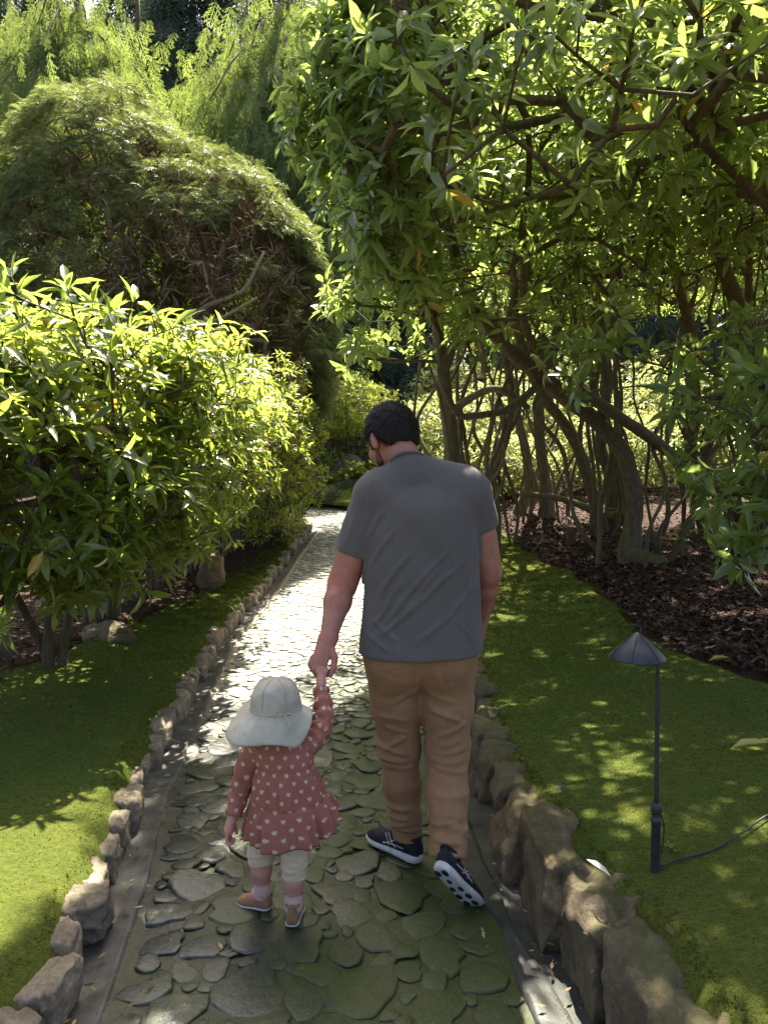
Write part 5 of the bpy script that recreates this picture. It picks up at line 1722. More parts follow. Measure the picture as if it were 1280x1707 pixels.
def heart_mat():
    m, nt, b, o = base_mat('heart_print_cotton')
    uv = nt.nodes.new('ShaderNodeUVMap').outputs[0]
    s = nt.nodes.new('ShaderNodeSeparateXYZ')
    nt.links.new(uv, s.inputs[0])
    cw, ch = 0.040, 0.027
    row = mth(nt, 'FLOOR', mth(nt, 'DIVIDE', s.outputs[1], ch))
    odd = mth(nt, 'MULTIPLY', mth(nt, 'MODULO', mth(nt, 'ADD', row, 100.0), 2.0), 0.5)
    ux = mth(nt, 'ADD', mth(nt, 'DIVIDE', s.outputs[0], cw), odd)
    colm = mth(nt, 'FLOOR', ux)
    fx = mth(nt, 'MULTIPLY', mth(nt, 'SUBTRACT', mth(nt, 'SUBTRACT', ux, colm), 0.5), cw)
    fy = mth(nt, 'MULTIPLY', mth(nt, 'SUBTRACT', mth(nt, 'SUBTRACT', mth(nt, 'DIVIDE', s.outputs[1], ch), row), 0.5), ch)
    cmb = nt.nodes.new('ShaderNodeCombineXYZ')
    nt.links.new(colm, cmb.inputs[0])
    nt.links.new(row, cmb.inputs[1])
    wn = nt.nodes.new('ShaderNodeTexWhiteNoise')
    wn.noise_dimensions = '2D'
    nt.links.new(cmb.outputs[0], wn.inputs['Vector'])
    ang = mth(nt, 'MULTIPLY', mth(nt, 'SUBTRACT', wn.outputs['Value'], 0.5), 1.1)
    ca, sa = mth(nt, 'COSINE', ang), mth(nt, 'SINE', ang)
    hx = mth(nt, 'SUBTRACT', mth(nt, 'MULTIPLY', fx, ca), mth(nt, 'MULTIPLY', fy, sa))
    hy = mth(nt, 'ADD', mth(nt, 'MULTIPLY', fx, sa), mth(nt, 'MULTIPLY', fy, ca))
    hx = mth(nt, 'DIVIDE', hx, 0.0064)
    hy = mth(nt, 'DIVIDE', hy, 0.0061)
    ab = mth(nt, 'ABSOLUTE', hx)
    q = mth(nt, 'SUBTRACT', hy, mth(nt, 'SUBTRACT', mth(nt, 'MULTIPLY', mth(nt, 'SQRT', ab), 0.72), 0.25))
    d = mth(nt, 'ADD', mth(nt, 'MULTIPLY', hx, hx), mth(nt, 'MULTIPLY', q, q))
    ins = ramp(nt, d, [(0.80, (1, 1, 1)), (1.0, (0, 0, 0))])
    p = coords(nt)
    t = noise_node(nt, 300, 3, 0.7, p)
    t2 = noise_node(nt, 10, 4, 0.6, p)
    red = ramp(nt, t2.outputs[0], [(0.3, (0.295, 0.105, 0.074)), (0.7, (0.365, 0.140, 0.102))])
    c = mixc(nt, mth(nt, 'MULTIPLY', ins, 0.85), red, (0.60, 0.46, 0.37))
    c = mixc(nt, 1.0, c, ramp(nt, t.outputs[0], [(0.3, (0.85,) * 3), (0.7, (1.15,) * 3)]), 'MULTIPLY')
    nt.links.new(c, b.inputs['Base Color'])
    b.inputs['Roughness'].default_value = 0.9
    b.inputs['Specular IOR Level'].default_value = 0.2
    w = noise_node(nt, 60, 4, 0.6, p)
    bump(nt, b, w.outputs[0], 0.3, 0.004)
    return m
M_HEART = heart_mat()

def head_prims(S, C, M, q=1.0, child=False):
    """M rows: side(left), forward, up"""
    M = np.asarray(M)
    L = lambda s, f, u: np.array(C) + (np.array([s, f, u]) * q) @ M
    S.ell(L(0, -0.012, 0.02), np.array([0.076, 0.097, 0.093]) * q, M, 0.02)
    S.ell(L(0, 0.035, -0.050), np.array([0.060, 0.062, 0.072]) * q, M, 0.03)
    S.ell(L(0, 0.070, -0.098), np.array([0.026, 0.022, 0.020]) * q, M, 0.025)
    S.ell(L(0, 0.078, 0.018), np.array([0.050, 0.020, 0.014]) * q, M, 0.02)
    for s in (-1, 1):
        S.ell(L(0.033 * s, 0.090, -0.002), np.array([0.016, 0.012, 0.010]) * q, M, 0, sub=True)
        S.ell(L(0.032 * s, 0.080, -0.002), np.array([0.013, 0.012, 0.011]) * q, M, 0.004)
        S.ell(L(0.040 * s, 0.068, -0.035), np.array([0.022, 0.020, 0.020]) * q, M, 0.02)
        e = 0.079 if not child else 0.074
        S.ell(L(e * s, -0.004, -0.018), np.array([0.011, 0.020, 0.034]) * q, M, 0.006)
        S.ell(L((e + 0.004) * s, -0.014, -0.012), np.array([0.010, 0.008, 0.026]) * q, M, 0.004)
    S.cone(L(0, 0.092, 0.004), L(0, 0.112, -0.030), 0.009 * q, 0.014 * q, 0.012)
    for s in (-1, 1):
        S.ell(L(0.011 * s, 0.104, -0.034), np.array([0.008, 0.010, 0.008]) * q, M, 0.008)
    S.ell(L(0, 0.089, -0.060), np.array([0.024, 0.010, 0.006]) * q, M, 0.006)
    S.ell(L(0, 0.087, -0.071), np.array([0.020, 0.010, 0.006]) * q, M, 0.006)
    return L

def unit(v):
    v = np.array(v, float)
    return v / np.linalg.norm(v)
def frame(fwd, up):
    f = unit(fwd)
    s = unit(np.cross(up, f))
    return np.array([s, f, np.cross(f, s)])

# ------------------------------------------------------------------ the man
HC = np.array([0.024, 2.845, 1.640])
HM = frame((-0.50, 0.71, -0.48), (-0.20, 0.3, 0.92))
S = Sdf((-0.40, 2.30, -0.02), (0.62, 3.16, 1.86), 0.005)
head_prims(S, HC, HM, 1.04)
S.cone(HC + np.array([0, -0.035, -0.055]) @ HM, (0.100, 2.752, 1.505), 0.058, 0.060, 0.03)
S.cone((0.102, 2.765, 1.49), (0.14, 2.775, 1.38), 0.052, 0.06, 0.03)
S.cone((0.02, 2.77, 1.42), (0.27, 2.77, 1.425), 0.055, 0.055, 0.05)
S.cone((0.14, 2.77, 1.36), (0.138, 2.755, 0.92), 0.088, 0.085, 0.04, wide=(1, 0, 0), ws=1.5)
for x, kn, an, fo in ((0.050, (0.057, 2.80, 0.46), (0.100, 2.79, 0.11), (0.03, 2.87, 0.05)), (0.230, (0.236, 2.75, 0.46), (0.220, 2.545, 0.215), (0.255, 2.495, 0.12))):
    S.chain([(x, 2.755, 0.84), kn, an, fo], [0.085, 0.055, 0.036, 0.03], 0.03)
SL, EL, WL = (-0.040, 2.775, 1.415), (-0.158, 2.785, 1.085), (-0.203, 2.650, 0.905)
SR, ER, WR = (0.328, 2.765, 1.425), (0.398, 2.835, 1.125), (0.390, 2.965, 0.905)
for a, e, w in ((SL, EL, WL), (SR, ER, WR)):
    a, e, w = np.array(a), np.array(e), np.array(w)
    S.cone(a, e, 0.060, 0.050, 0.03)
    S.cone(a * 0.45 + e * 0.55, e, 0.057, 0.049, 0.03)
    f1 = e * 0.68 + w * 0.32
    S.cone(e, f1, 0.047, 0.050, 0.02)
    S.cone(f1, w, 0.050, 0.030, 0.02)
def finger(S, pts, r0, r1, k=0.004):
    n = len(pts) - 1
    S.chain(pts, [r0 + (r1 - r0) * i / n for i in range(n + 1)], k)
# left hand closing on the child's hand
S.cone(WL, (-0.222, 2.613, 0.852), 0.027, 0.024, 0.012, wide=(1, 0.3, 0), ws=1.45)
for kx, ky, kz, dz in ((-0.204, 2.600, 0.846, 0), (-0.221, 2.592, 0.843, -0.004), (-0.238, 2.592, 0.846, 0.0), (-0.252, 2.598, 0.852, 0.008)):
    finger(S, [(kx, ky, kz), (kx - 0.008, ky - 0.012, kz - 0.030 + dz), (kx - 0.002, ky + 0.004, kz - 0.056 + dz), (kx + 0.012, ky + 0.024, kz - 0.058 + dz)], 0.0108, 0.0085)
finger(S, [(-0.195, 2.635, 0.885), (-0.176, 2.607, 0.850), (-0.178, 2.590, 0.815), (-0.190, 2.585, 0.790)], 0.014, 0.0095, 0.006)
# right hand hanging relaxed
S.cone(WR, (0.384, 2.985, 0.835), 0.027, 0.024, 0.012, wide=(0.25, 1, 0), ws=1.45)
for i, (ky, dz) in enumerate(((3.018, 0.004), (3.000, -0.004), (2.982, 0.0), (2.965, 0.010))):
    finger(S, [(0.384, ky, 0.828 + dz), (0.388, ky + 0.002, 0.792 + dz), (0.378, ky + 0.006, 0.765 + dz), (0.362, ky + 0.008, 0.750 + dz)], 0.0108, 0.0085)
finger(S, [(0.378, 3.000, 0.880), (0.366, 3.028, 0.850), (0.360, 3.034, 0.815), (0.358, 3.030, 0.792)], 0.014, 0.0095, 0.006)
V, F = S.mesh()
V = relax(V, F, 1, 0.4)
man = link('person', new_mesh('person', V - np.array([0.14, 2.72, 0]), F), M_SKIN, label='man walking away in grey T-shirt and tan trousers, holding the toddler\'s hand', category='person')
man.location = (0.14, 2.72, 0)

# hair: a cap following the skull, and strands over it
S = Sdf(HC - 0.16, HC + 0.16, 0.004)
S.ell(HC + np.array([0, -0.014, 0.024]) @ HM, (0.0915, 0.1135, 0.1085), HM, 0)
S.ell(HC + np.array([0, -0.045, -0.018]) @ HM, (0.079, 0.069, 0.083), HM, 0.03)
sl, P = S.blk(S.lo, S.lo + S.n * S.h)
q = (P - HC) @ HM.T
hl = np.interp(q[..., 1], [-0.13, -0.055, -0.040, -0.022, 0.004, 0.012, 0.034, 0.042, 0.075, 0.12], [-0.072, -0.068, -0.050, 0.004, 0.018, -0.030, -0.030, 0.020, 0.055, 0.07])
hl = hl + 0.006 * vnoise(P * 60, 3)
S.D = np.maximum(S.D, (hl - q[..., 2]) * 0.7).astype(np.float32)
S.D = S.D + (0.003 * fbm(P * 34, 2, 9)).astype(np.float32)
V, F = S.mesh()
V = relax(V, F, 1, 0.4)
nrm = vnormals(V, F)
r = np.random.default_rng(8)
pick = r.integers(0, len(V), 9000)
P0, n0 = V[pick], nrm[pick]
loc = (P0 - HC) @ HM.T
crown = np.array([0.01, -0.065, 0.085])
fl = loc - crown
fl[:, 2] -= 0.04
fl = fl @ HM + r.normal(size=(9000, 3)) * 0.05
fl = fl - n0 * np.sum(fl * n0, 1)[:, None]
fl /= np.linalg.norm(fl, axis=1)[:, None] + 1e-9
keep = (np.sum(n0 * HM[1], 1) < 0.8) & (loc[:, 2] > -0.06)
P0, n0, fl = P0[keep], n0[keep], fl[keep]
n = len(P0)
ln = r.uniform(0.010, 0.026, n)[:, None]
sd = np.cross(fl, n0) * r.uniform(0.0006, 0.0013, n)[:, None]
lift = r.uniform(0.001, 0.009, n)[:, None]
A_ = P0 + n0 * 0.0005
B_ = P0 + fl * ln * 0.55 + n0 * lift
C_ = P0 + fl * ln + n0 * (lift * 0.6)
sv = np.stack([A_ - sd, A_ + sd, B_ - sd, B_ + sd, C_], 1).reshape(-1, 3)
b5 = np.arange(n)[:, None] * 5
V, F = join_geo([(V, F), (sv, [b5 + np.array([[0, 1, 3, 2]]), b5 + np.array([[2, 3, 4]])])])
part('hair', V, F, M_HAIR, man, label='short black hair')
# stubble on the jaw
S = Sdf(HC - 0.17, HC + 0.17, 0.004)
for s in (-1, 1):
    S.chain([HC + np.array([0.066 * s, 0.012, -0.035]) @ HM, HC + np.array([0.057 * s, 0.030, -0.085]) @ HM, HC + np.array([0.012 * s, 0.072, -0.106]) @ HM], [0.006, 0.013, 0.017], 0.012)
V, F = S.mesh()
part('beard', relax(V, F, 1), F, M_BEARD, man)

# shirt
S = Sdf((-0.26, 2.50, 0.76), (0.52, 3.02, 1.66), 0.0045)
S.cone((0.148, 2.765, 1.36), (0.140, 2.745, 0.84), 0.128, 0.152, 0.03, wide=(1, 0, 0), ws=1.54)
S.cone((0.145, 2.735, 1.33), (0.142, 2.735, 1.15), 0.118, 0.112, 0.05, wide=(1, 0, 0), ws=1.45)
S.cone((0.000, 2.770, 1.425), (0.290, 2.770, 1.435), 0.088, 0.086, 0.06)
S.cone((0.098, 2.752, 1.520), (0.010, 2.765, 1.450), 0.064, 0.078, 0.05)
S.cone((0.105, 2.752, 1.520), (0.285, 2.765, 1.455), 0.064, 0.078, 0.05)
S.cone((0.102, 2.742, 1.48), (0.078, 2.765, 1.575), 0.073, 0.066, 0.02)
S2 = Sdf((-0.26, 2.50, 0.76), (0.52, 3.02, 1.66), 0.0045)
S2.cone(SL, (-0.134, 2.784, 1.150), 0.080, 0.069, 0.035)
S2.cone(SR, (0.386, 2.815, 1.240), 0.078, 0.064, 0.035)
torso = S.D.copy()
hh = np.clip(0.5 + 0.5 * (S.D - S2.D) / 0.035, 0, 1)
S.D = S.D * (1 - hh) + S2.D * hh - 0.035 * hh * (1 - hh)
S.shell(0.0085)
_, PP = S.blk(S.lo, S.lo + S.n * S.h)
for (a_, b_, c_) in ((SL, (-0.134, 2.784, 1.150), (-0.124, 2.782, 1.203)), (SR, (0.386, 2.815, 1.240), (0.378, 2.81, 1.305))):
    dn = unit(np.array(b_) - np.array(a_))
    pl = (PP - np.array(c_)) @ dn
    m_ = (S2.D < torso - 0.004) & (np.abs(PP[..., 0] - c_[0]) < 0.16)
    S.D = np.where(m_, np.maximum(S.D, pl), S.D).astype(np.float32)
S.plane((0.090, 2.742, 1.546), (-0.10, 0.62, 0.78), ((-0.02, 2.6, 1.50), (0.22, 2.95, 1.66)))
S.plane((0.14, 2.72, 0.838), (0.02, 0.05, -1))
V, F = S.mesh()
V = relax(V, F, 2, 0.5)
nrm = vnormals(V, F)
FL = [(0.30, 1.20, -0.04, 0.90, 0.010, 0.012), (0.24, 1.26, 0.00, 0.97, 0.009, 0.011), (0.10, 1.24, -0.03, 1.05, 0.010, 0.011), (0.04, 1.30, -0.05, 1.16, 0.010, 0.010),
      (-0.01, 1.36, -0.06, 1.26, 0.010, 0.010), (0.33, 1.10, 0.10, 0.88, 0.007, 0.012), (0.34, 1.32, 0.29, 1.10, 0.008, 0.011), (0.30, 1.36, 0.33, 1.20, 0.008, 0.010),
      (0.20, 1.18, 0.06, 0.98, 0.007, 0.012), (-0.05, 0.98, 0.05, 0.90, 0.008, 0.012), (-0.07, 0.92, 0.02, 0.865, 0.008, 0.010), (0.26, 0.98, 0.34, 0.88, 0.006, 0.012),
      (-0.10, 1.36, -0.15, 1.23, 0.006, 0.010), (0.06, 1.12, -0.05, 0.95, 0.009, 0.010), (0.12, 1.08, 0.16, 0.88, 0.005, 0.014), (0.39, 1.42, 0.40, 1.33, 0.005, 0.010)]
d = folds(V, nrm, FL)
an = V.copy()
d += 0.0035 * fbm(np.stack([an[:, 0] * 9 + an[:, 2] * 5, an[:, 1] * 8, an[:, 2] * 3], 1), 3, 50)
V = V + nrm * (d * smooth01((1.52 - V[:, 2]) / 0.06))[:, None]
part('shirt', V, F, M_SHIRT, man, label='plain slate grey short sleeved T-shirt')
# collar rib and hems
def ring_tube(c, n, rx, r, seg=40, flat=1.0):
    n = unit(n)
    u = unit(np.cross(n, (0, 1, 0.01)))
    w = np.cross(n, u)
    a = np.linspace(0, 2 * math.pi, seg + 1)
    P = np.array(c) + np.outer(np.cos(a), u) * rx + np.outer(np.sin(a), w) * rx * flat
    return tube(P, r, 6, False)
V, F = ring_tube((0.0885, 2.7465, 1.5395), (-0.10, 0.62, 0.78), 0.0685, 0.0075, 48, 1.0)
part('collar', V, F, M_SHIRT, man)

# trousers
S = Sdf((-0.16, 2.40, 0.04), (0.44, 2.98, 1.02), 0.0045)
S.cone((0.138, 2.752, 0.96), (0.138, 2.752, 0.84), 0.116, 0.126, 0.03, wide=(1, 0, 0), ws=1.62)
S.ell((0.052, 2.715, 0.800), (0.105, 0.092, 0.120), None, 0.05)
S.ell((0.226, 2.715, 0.800), (0.105, 0.092, 0.120), None, 0.05)
S.chain([(0.040, 2.755, 0.800), (0.046, 2.782, 0.620), (0.058, 2.800, 0.460), (0.070, 2.800, 0.300), (0.092, 2.790, 0.095)], [0.112, 0.095, 0.080, 0.069, 0.060], 0.028)
S.chain([(0.236, 2.750, 0.800), (0.238, 2.752, 0.620), (0.238, 2.742, 0.470), (0.232, 2.655, 0.335), (0.222, 2.490, 0.150)], [0.110, 0.094, 0.081, 0.074, 0.064], 0.028)
S.shell(0.0085)
S.plane((0.09, 2.80, 0.108), (0.05, 0.12, -1), ((-0.16, 2.5, 0.03), (0.158, 2.98, 0.30)))
S.plane((0.222, 2.505, 0.172), (-0.05, -0.45, -0.89), ((0.10, 2.38, 0.03), (0.40, 2.64, 0.30)))
V, F = S.mesh()
V = relax(V, F, 2, 0.5)
nrm = vnormals(V, F)
FL = []
rr = np.random.default_rng(6)
for x0, x1, zs in ((-0.04, 0.13, (0.60, 0.55, 0.50, 0.47, 0.43, 0.40, 0.24, 0.20, 0.17)), (0.16, 0.32, (0.62, 0.57, 0.52, 0.49, 0.46, 0.43, 0.36, 0.30, 0.27, 0.24))):
    for z in zs:
        s = rr.uniform(-0.03, 0.03)
        a, b = rr.uniform(0.0, 0.25), rr.uniform(0.75, 1.0)
        FL.append((x0 + (x1 - x0) * a, z + s, x0 + (x1 - x0) * b, z - s, rr.uniform(0.007, 0.015), rr.uniform(0.008, 0.013)))
FL += [(0.17, 0.235, 0.27, 0.225, 0.012, 0.009), (0.18, 0.205, 0.26, 0.20, 0.010, 0.008), (0.16, 0.27, 0.25, 0.29, 0.010, 0.009), (0.04, 0.155, 0.14, 0.15, 0.010, 0.008), (0.13, 0.80, 0.10, 0.66, 0.008, 0.012), (0.17, 0.82, 0.22, 0.70, 0.007, 0.013), (0.14, 0.72, 0.02, 0.66, 0.008, 0.012), (0.15, 0.70, 0.27, 0.66, 0.008, 0.012), (0.24, 0.40, 0.26, 0.26, 0.007, 0.010), (0.06, 0.42, 0.07, 0.20, 0.004, 0.010)]
d = folds(V, nrm, FL) + 0.4 * folds(V, nrm, [(a, b + 0.02, c, e + 0.01, f, g) for a, b, c, e, f, g in FL], 1)
d += 0.004 * fbm(V * np.array([9, 9, 16]), 3, 60)
V = V + nrm * d[:, None]
part('trousers', V, F, M_PANTS, man, label='tan brown cotton trousers')
for pts in ([(0.098, 2.790, 0.19), (0.100, 2.790, 0.11), (0.085, 2.80, 0.06)], [(0.224, 2.570, 0.26), (0.222, 2.535, 0.205), (0.228, 2.500, 0.15)]):
    V, F = tube(catmull(pts, 8), 0.041, 16)
    part('sock', V, F, M_SHOE, man)
# shoes
def shoe_parts(parent, heel, toe, up, length, sc, M_up, M_so, sport=True, label=None):
    heel, toe = np.array(heel, float), np.array(toe, float)
    f = unit(toe - heel)
    u = np.array(up, float)
    u = unit(u - f * (u @ f))
    s = np.cross(u, f)           # left side
    B = np.array([f, s, u])
    W = lambda P: heel + (np.asarray(P) * sc) @ B
    st = np.array([0, .012, .04, .08, .13, .18, .22, .255, .28, .292])
    hw = np.array([.012, .028, .036, .037, .037, .044, .048, .044, .030, .006])
    bt = np.array([.010, .003, 0, 0, 0, 0, 0, .004, .012, .020])
    tp = np.array([.034, .036, .036, .034, .030, .028, .027, .027, .028, .027]) if sport else np.array([.014, .014, .014, .014, .014, .014, .014, .014, .015, .016])
    if not sport:
        bt = bt * 0.5
        hw = hw * 1.42
        hw[-3:] = (.056, .046, .020)
    def loft(rows):
        V = np.array(rows)
        n, m = V.shape[:2]
        i = np.arange(n - 1)[:, None] * m
        j = np.arange(m)[None, :]
        j2 = (j + 1) % m
        F = np.stack([i + j, i + j2, i + m + j2, i + m + j], -1).reshape(-1, 4)
        V2 = V.reshape(-1, 3)
        c0, c1 = len(V2), len(V2) + 1
        V2 = np.vstack([V2, V[0].mean(0), V[-1].mean(0)])
        jj = np.arange(m)
        T = np.vstack([np.stack([np.full(m, c0), (jj + 1) % m, jj], 1), np.stack([np.full(m, c1), (n - 1) * m + jj, (n - 1) * m + (jj + 1) % m], 1)])
        return V2, [F, T]
    rows = []
    for l, w, b_, t in zip(st, hw, bt, tp):
        c = (b_ + t) / 2
        h = (t - b_) / 2
        a = np.linspace(0, 2 * math.pi, 20, endpoint=False)
        ca, sa = np.cos(a), np.sin(a)
        rows.append(np.stack([np.full(20, l), np.sign(ca) * np.abs(ca) ** 0.5 * w, c + np.sign(sa) * np.abs(sa) ** 0.6 * h], 1))
    V, F = loft(rows)
    sole = part('sole', W(V), F, M_so, parent_shoe := empty_child(parent, heel, label))
    # upper
    st2 = np.array([.004, .012, .03, .06, .09, .12, .15, .18, .21, .24, .265, .283])
    hw2 = np.interp(st2, st, hw) * 0.93
    if sport:
        ht = np.array([.070, .092, .098, .088, .086, .090, .083, .071, .062, .054, .046, .034])
    else:
        ht = np.array([.115, .140, .146, .138, .130, .122, .106, .090, .078, .070, .060, .040])
    rows = []
    for l, w, t, b_ in zip(st2, hw2, ht, np.interp(st2, st, tp) - 0.008):
        a = np.linspace(0, 2 * math.pi, 20, endpoint=False)
        ca, sa = np.cos(a), np.sin(a)
        h = t - b_
        zc = np.where(sa > 0, b_ + h * 0.35 + np.abs(sa) ** 0.8 * h * 0.65, b_ + h * 0.35 - np.abs(sa) ** 0.5 * h * 0.35)
        taper = 1 - 0.35 * np.clip((zc - b_ - 0.03) / 0.06, 0, 1)
        rows.append(np.stack([np.full(20, l), np.sign(ca) * np.abs(ca) ** 0.7 * w * taper, zc], 1))
    V, F = loft(rows)
    part('upper', W(V), F, M_up, parent_shoe)
    # collar and laces
    cl = []
    a = np.linspace(0, 2 * math.pi, 25)
    cl.append(tube(W(np.stack([0.055 + np.cos(a) * 0.048, np.sin(a) * (0.030 if sport else 0.046), (0.094 if sport else 0.136) + 0.004 * np.cos(2 * a)], 1)), 0.006 * sc, 6, False))
    V, F = join_geo(cl)
    part('collar', V, F, M_up, parent_shoe)
    if sport:
        g = []
        for sd in (-1, 1):
            for pts in ([(.10, .0385, .040), (.125, .036, .058), (.150, .026, .078)], [(.135, .0400, .038), (.145, .037, .058), (.165, .028, .074)], [(.06, .037, .052), (.11, .0385, .050), (.165, .0415, .042)], [(.165, .043, .038), (.135, .0385, .052), (.11, .034, .066)]):
                P = catmull([(l, w * sd, z) for l, w, z in pts], 9)
                g.append(tube(W(P), 0.0016 * sc, 5, True))
        V, F = join_geo(g)
        part('stripe', V, F, M_STRIPE, parent_shoe, label='crossed silver stripes on the side')
        for l, w, a_, b_ in ((.03, .016, .020, .012), (.03, -.016, .020, .012), (.085, 0, .014, .009), (.135, .018, .016, .010), (.135, -.018, .016, .010), (.185, .022, .018, .012), (.185, -.022, .018, .012), (.235, .018, .018, .012), (.235, -.018, .018, .012)):
            v, f_ = lathe([(0.001, 0.003), (0.8, 0.003), (1, -0.0025), (0.7, -0.004), (0.001, -0.004)], 12)
            v = v * np.array([a_, b_, 1]) + np.array([l, w, float(np.interp(l, st, bt))])
            part('outsole_pad', W(v), f_, M_OUT, parent_shoe)
        g = []
        for l, z in ((.10, .094), (.118, .094), (.136, .089), (.154, .082)):
            g.append(tube(W(catmull([(l, -.016, z - .008), (l + .004, 0, z), (l, .016, z - .008)], 7)), 0.0022 * sc, 5))
        V, F = join_geo(g)
        part('laces', V, F, M_UPLACE, parent_shoe)
    else:
        g = []
        for l, z in ((.110, .128), (.150, .112)):
            g.append(tube(W(catmull([(l, -.045, z - .045), (l + .004, -.02, z - .006), (l + .004, .02, z - .006), (l, .045, z - .045)], 12)), 0.008 * sc, 6))
        V, F = join_geo(g)
        part('strap', V, F, M_up, parent_shoe)
def empty_child(parent, loc, label=None):
    o = bpy.data.objects.new('shoe', None)
    COL.objects.link(o)
    o.parent = parent
    o.location = Vector(loc) - parent.location
    o.empty_display_size = 0.05
    if label:
        o['label'] = label
    return o
M_UPLACE = simple_mat('dark_lace', (0.03, 0.03, 0.033), (0.06, 0.06, 0.065), 90, 0.8, 0.0)
shoe_parts(man, (0.140, 2.735, 0.022), (-0.060, 2.948, 0.022), (0, 0, 1), 0.29, 1.0, M_SHOE, M_SOLE, True, 'black running shoe with white sole, flat on the ground')
shoe_parts(man, (0.176, 2.395, 0.190), (0.312, 2.475, 0.012), (0.30, 0.80, 0.52), 0.27, 0.90, M_SHOE, M_SOLE, True, 'black running shoe with heel raised, pale sole showing')

# ------------------------------------------------------------------ the toddler
S = Sdf((-0.62, 2.22, 0.0), (-0.10, 2.72, 0.88), 0.004)
CC = np.array([-0.358, 2.425, 0.714])
CM = frame((-0.10, 0.98, -0.12), (0, 0.1, 1))
head_prims(S, CC, CM, 0.78, True)
S.cone((-0.352, 2.42, 0.65), (-0.343, 2.42, 0.60), 0.034, 0.036, 0.02)
S.chain([(-0.343, 2.42, 0.575), (-0.335, 2.425, 0.46), (-0.350, 2.43, 0.36)], [0.060, 0.062, 0.066], 0.03, wide=(1, 0, 0), ws=1.2)
CSL, CEL, CWL = (-0.428, 2.420, 0.585), (-0.478, 2.425, 0.455), (-0.502, 2.398, 0.362)
CSR, CER, CWR = (-0.252, 2.425, 0.590), (-0.205, 2.480, 0.672), (-0.220, 2.556, 0.770)
for a, e, w in ((CSL, CEL, CWL), (CSR, CER, CWR)):
    S.chain([a, e, w], [0.026, 0.023, 0.0165], 0.015)
    S.cone((-0.343, 2.42, 0.575), a, 0.04, 0.026, 0.03)
# right fist around the man's fingers
S.cone(CWR, (-0.222, 2.580, 0.795), 0.016, 0.017, 0.008)
for i in range(4):
    t = i / 3
    finger(S, [(-0.236 + 0.024 * t, 2.572, 0.806), (-0.238 + 0.024 * t, 2.580, 0.822 - 0.003 * t), (-0.234 + 0.022 * t, 2.597, 0.826), (-0.230 + 0.02 * t, 2.604, 0.812)], 0.0062, 0.0052, 0.003)
finger(S, [(-0.212, 2.568, 0.785), (-0.204, 2.572, 0.805), (-0.206, 2.586, 0.816)], 0.007, 0.0055, 0.003)
# left hand hanging, half curled
S.cone(CWL, (-0.510, 2.388, 0.330), 0.016, 0.0175, 0.008, wide=(0.2, 1, 0), ws=1.25)
for i in range(4):
    y_ = 2.370 + 0.0125 * i
    finger(S, [(-0.511, y_, 0.324), (-0.516, y_ - 0.001, 0.304 - 0.003 * (i in (1, 2))), (-0.508, y_, 0.288), (-0.497, y_ + 0.001, 0.286)], 0.0066, 0.0055, 0.003)
finger(S, [(-0.504, 2.402, 0.340), (-0.494, 2.412, 0.322), (-0.490, 2.410, 0.304)], 0.0078, 0.006, 0.003)
# legs
for hp, kn, an, to in (((-0.395, 2.43, 0.33), (-0.418, 2.452, 0.215), (-0.415, 2.462, 0.085), (-0.445, 2.480, 0.045)), ((-0.303, 2.425, 0.33), (-0.300, 2.415, 0.200), (-0.302, 2.400, 0.075), (-0.302, 2.44, 0.035))):
    S.chain([hp, kn, (np.array(kn) * 0.55 + np.array(an) * 0.45), an, to], [0.044, 0.034, 0.0335, 0.024, 0.022], 0.015)
V, F = S.mesh()
V = relax(V, F, 1, 0.4)
kid = link('person', new_mesh('person', V - np.array([-0.36, 2.42, 0]), F), M_SKIN2, label='toddler in pale sun hat and red heart dress, walking on the path', category='person')
kid.location = (-0.36, 2.42, 0)
# leggings, socks
S = Sdf((-0.50, 2.32, 0.10), (-0.22, 2.54, 0.44), 0.0035)
S.chain([(-0.395, 2.43, 0.36), (-0.418, 2.452, 0.215), (-0.4165, 2.457, 0.13)], [0.054, 0.0425, 0.040], 0.012)
S.chain([(-0.303, 2.425, 0.36), (-0.300, 2.415, 0.200), (-0.301, 2.408, 0.10)], [0.054, 0.0425, 0.039], 0.012)
S.shell(0.006)
S.plane((-0.418, 2.455, 0.178), (0.05, -0.1, -1), ((-0.50, 2.3, 0.09), (-0.36, 2.6, 0.25)))
S.plane((-0.300, 2.412, 0.150), (0, -0.1, -1), ((-0.36, 2.3, 0.09), (-0.20, 2.6, 0.25)))
V, F = S.mesh()
V = relax(V, F, 2)
V = V + vnormals(V, F) * (0.0022 * fbm(V * np.array([30, 30, 90]), 3, 4))[:, None]
part('leggings', V, F, M_LEG, kid)
for pts in ([(-0.4155, 2.460, 0.112), (-0.415, 2.462, 0.085), (-0.425, 2.468, 0.06)], [(-0.3015, 2.402, 0.103), (-0.302, 2.400, 0.075), (-0.302, 2.405, 0.05)]):
    P = catmull(pts, 12)
    V, F = tube(P, 0.0300 + 0.0012 * np.sin(np.arange(12) * 2.2), 20, False)
    part('sock', V, F, M_SOCK, kid)
shoe_parts(kid, (-0.385, 2.452, 0.018), (-0.492, 2.505, 0.010), (0, 0, 1), 0.12, 0.46, M_TANSHOE, M_SOLE, False, 'small tan shoe turned outward')
shoe_parts(kid, (-0.303, 2.352, 0.016), (-0.298, 2.480, 0.016), (0, 0, 1), 0.13, 0.47, M_TANSHOE, M_SOLE, False, 'small tan shoe seen from its heel')
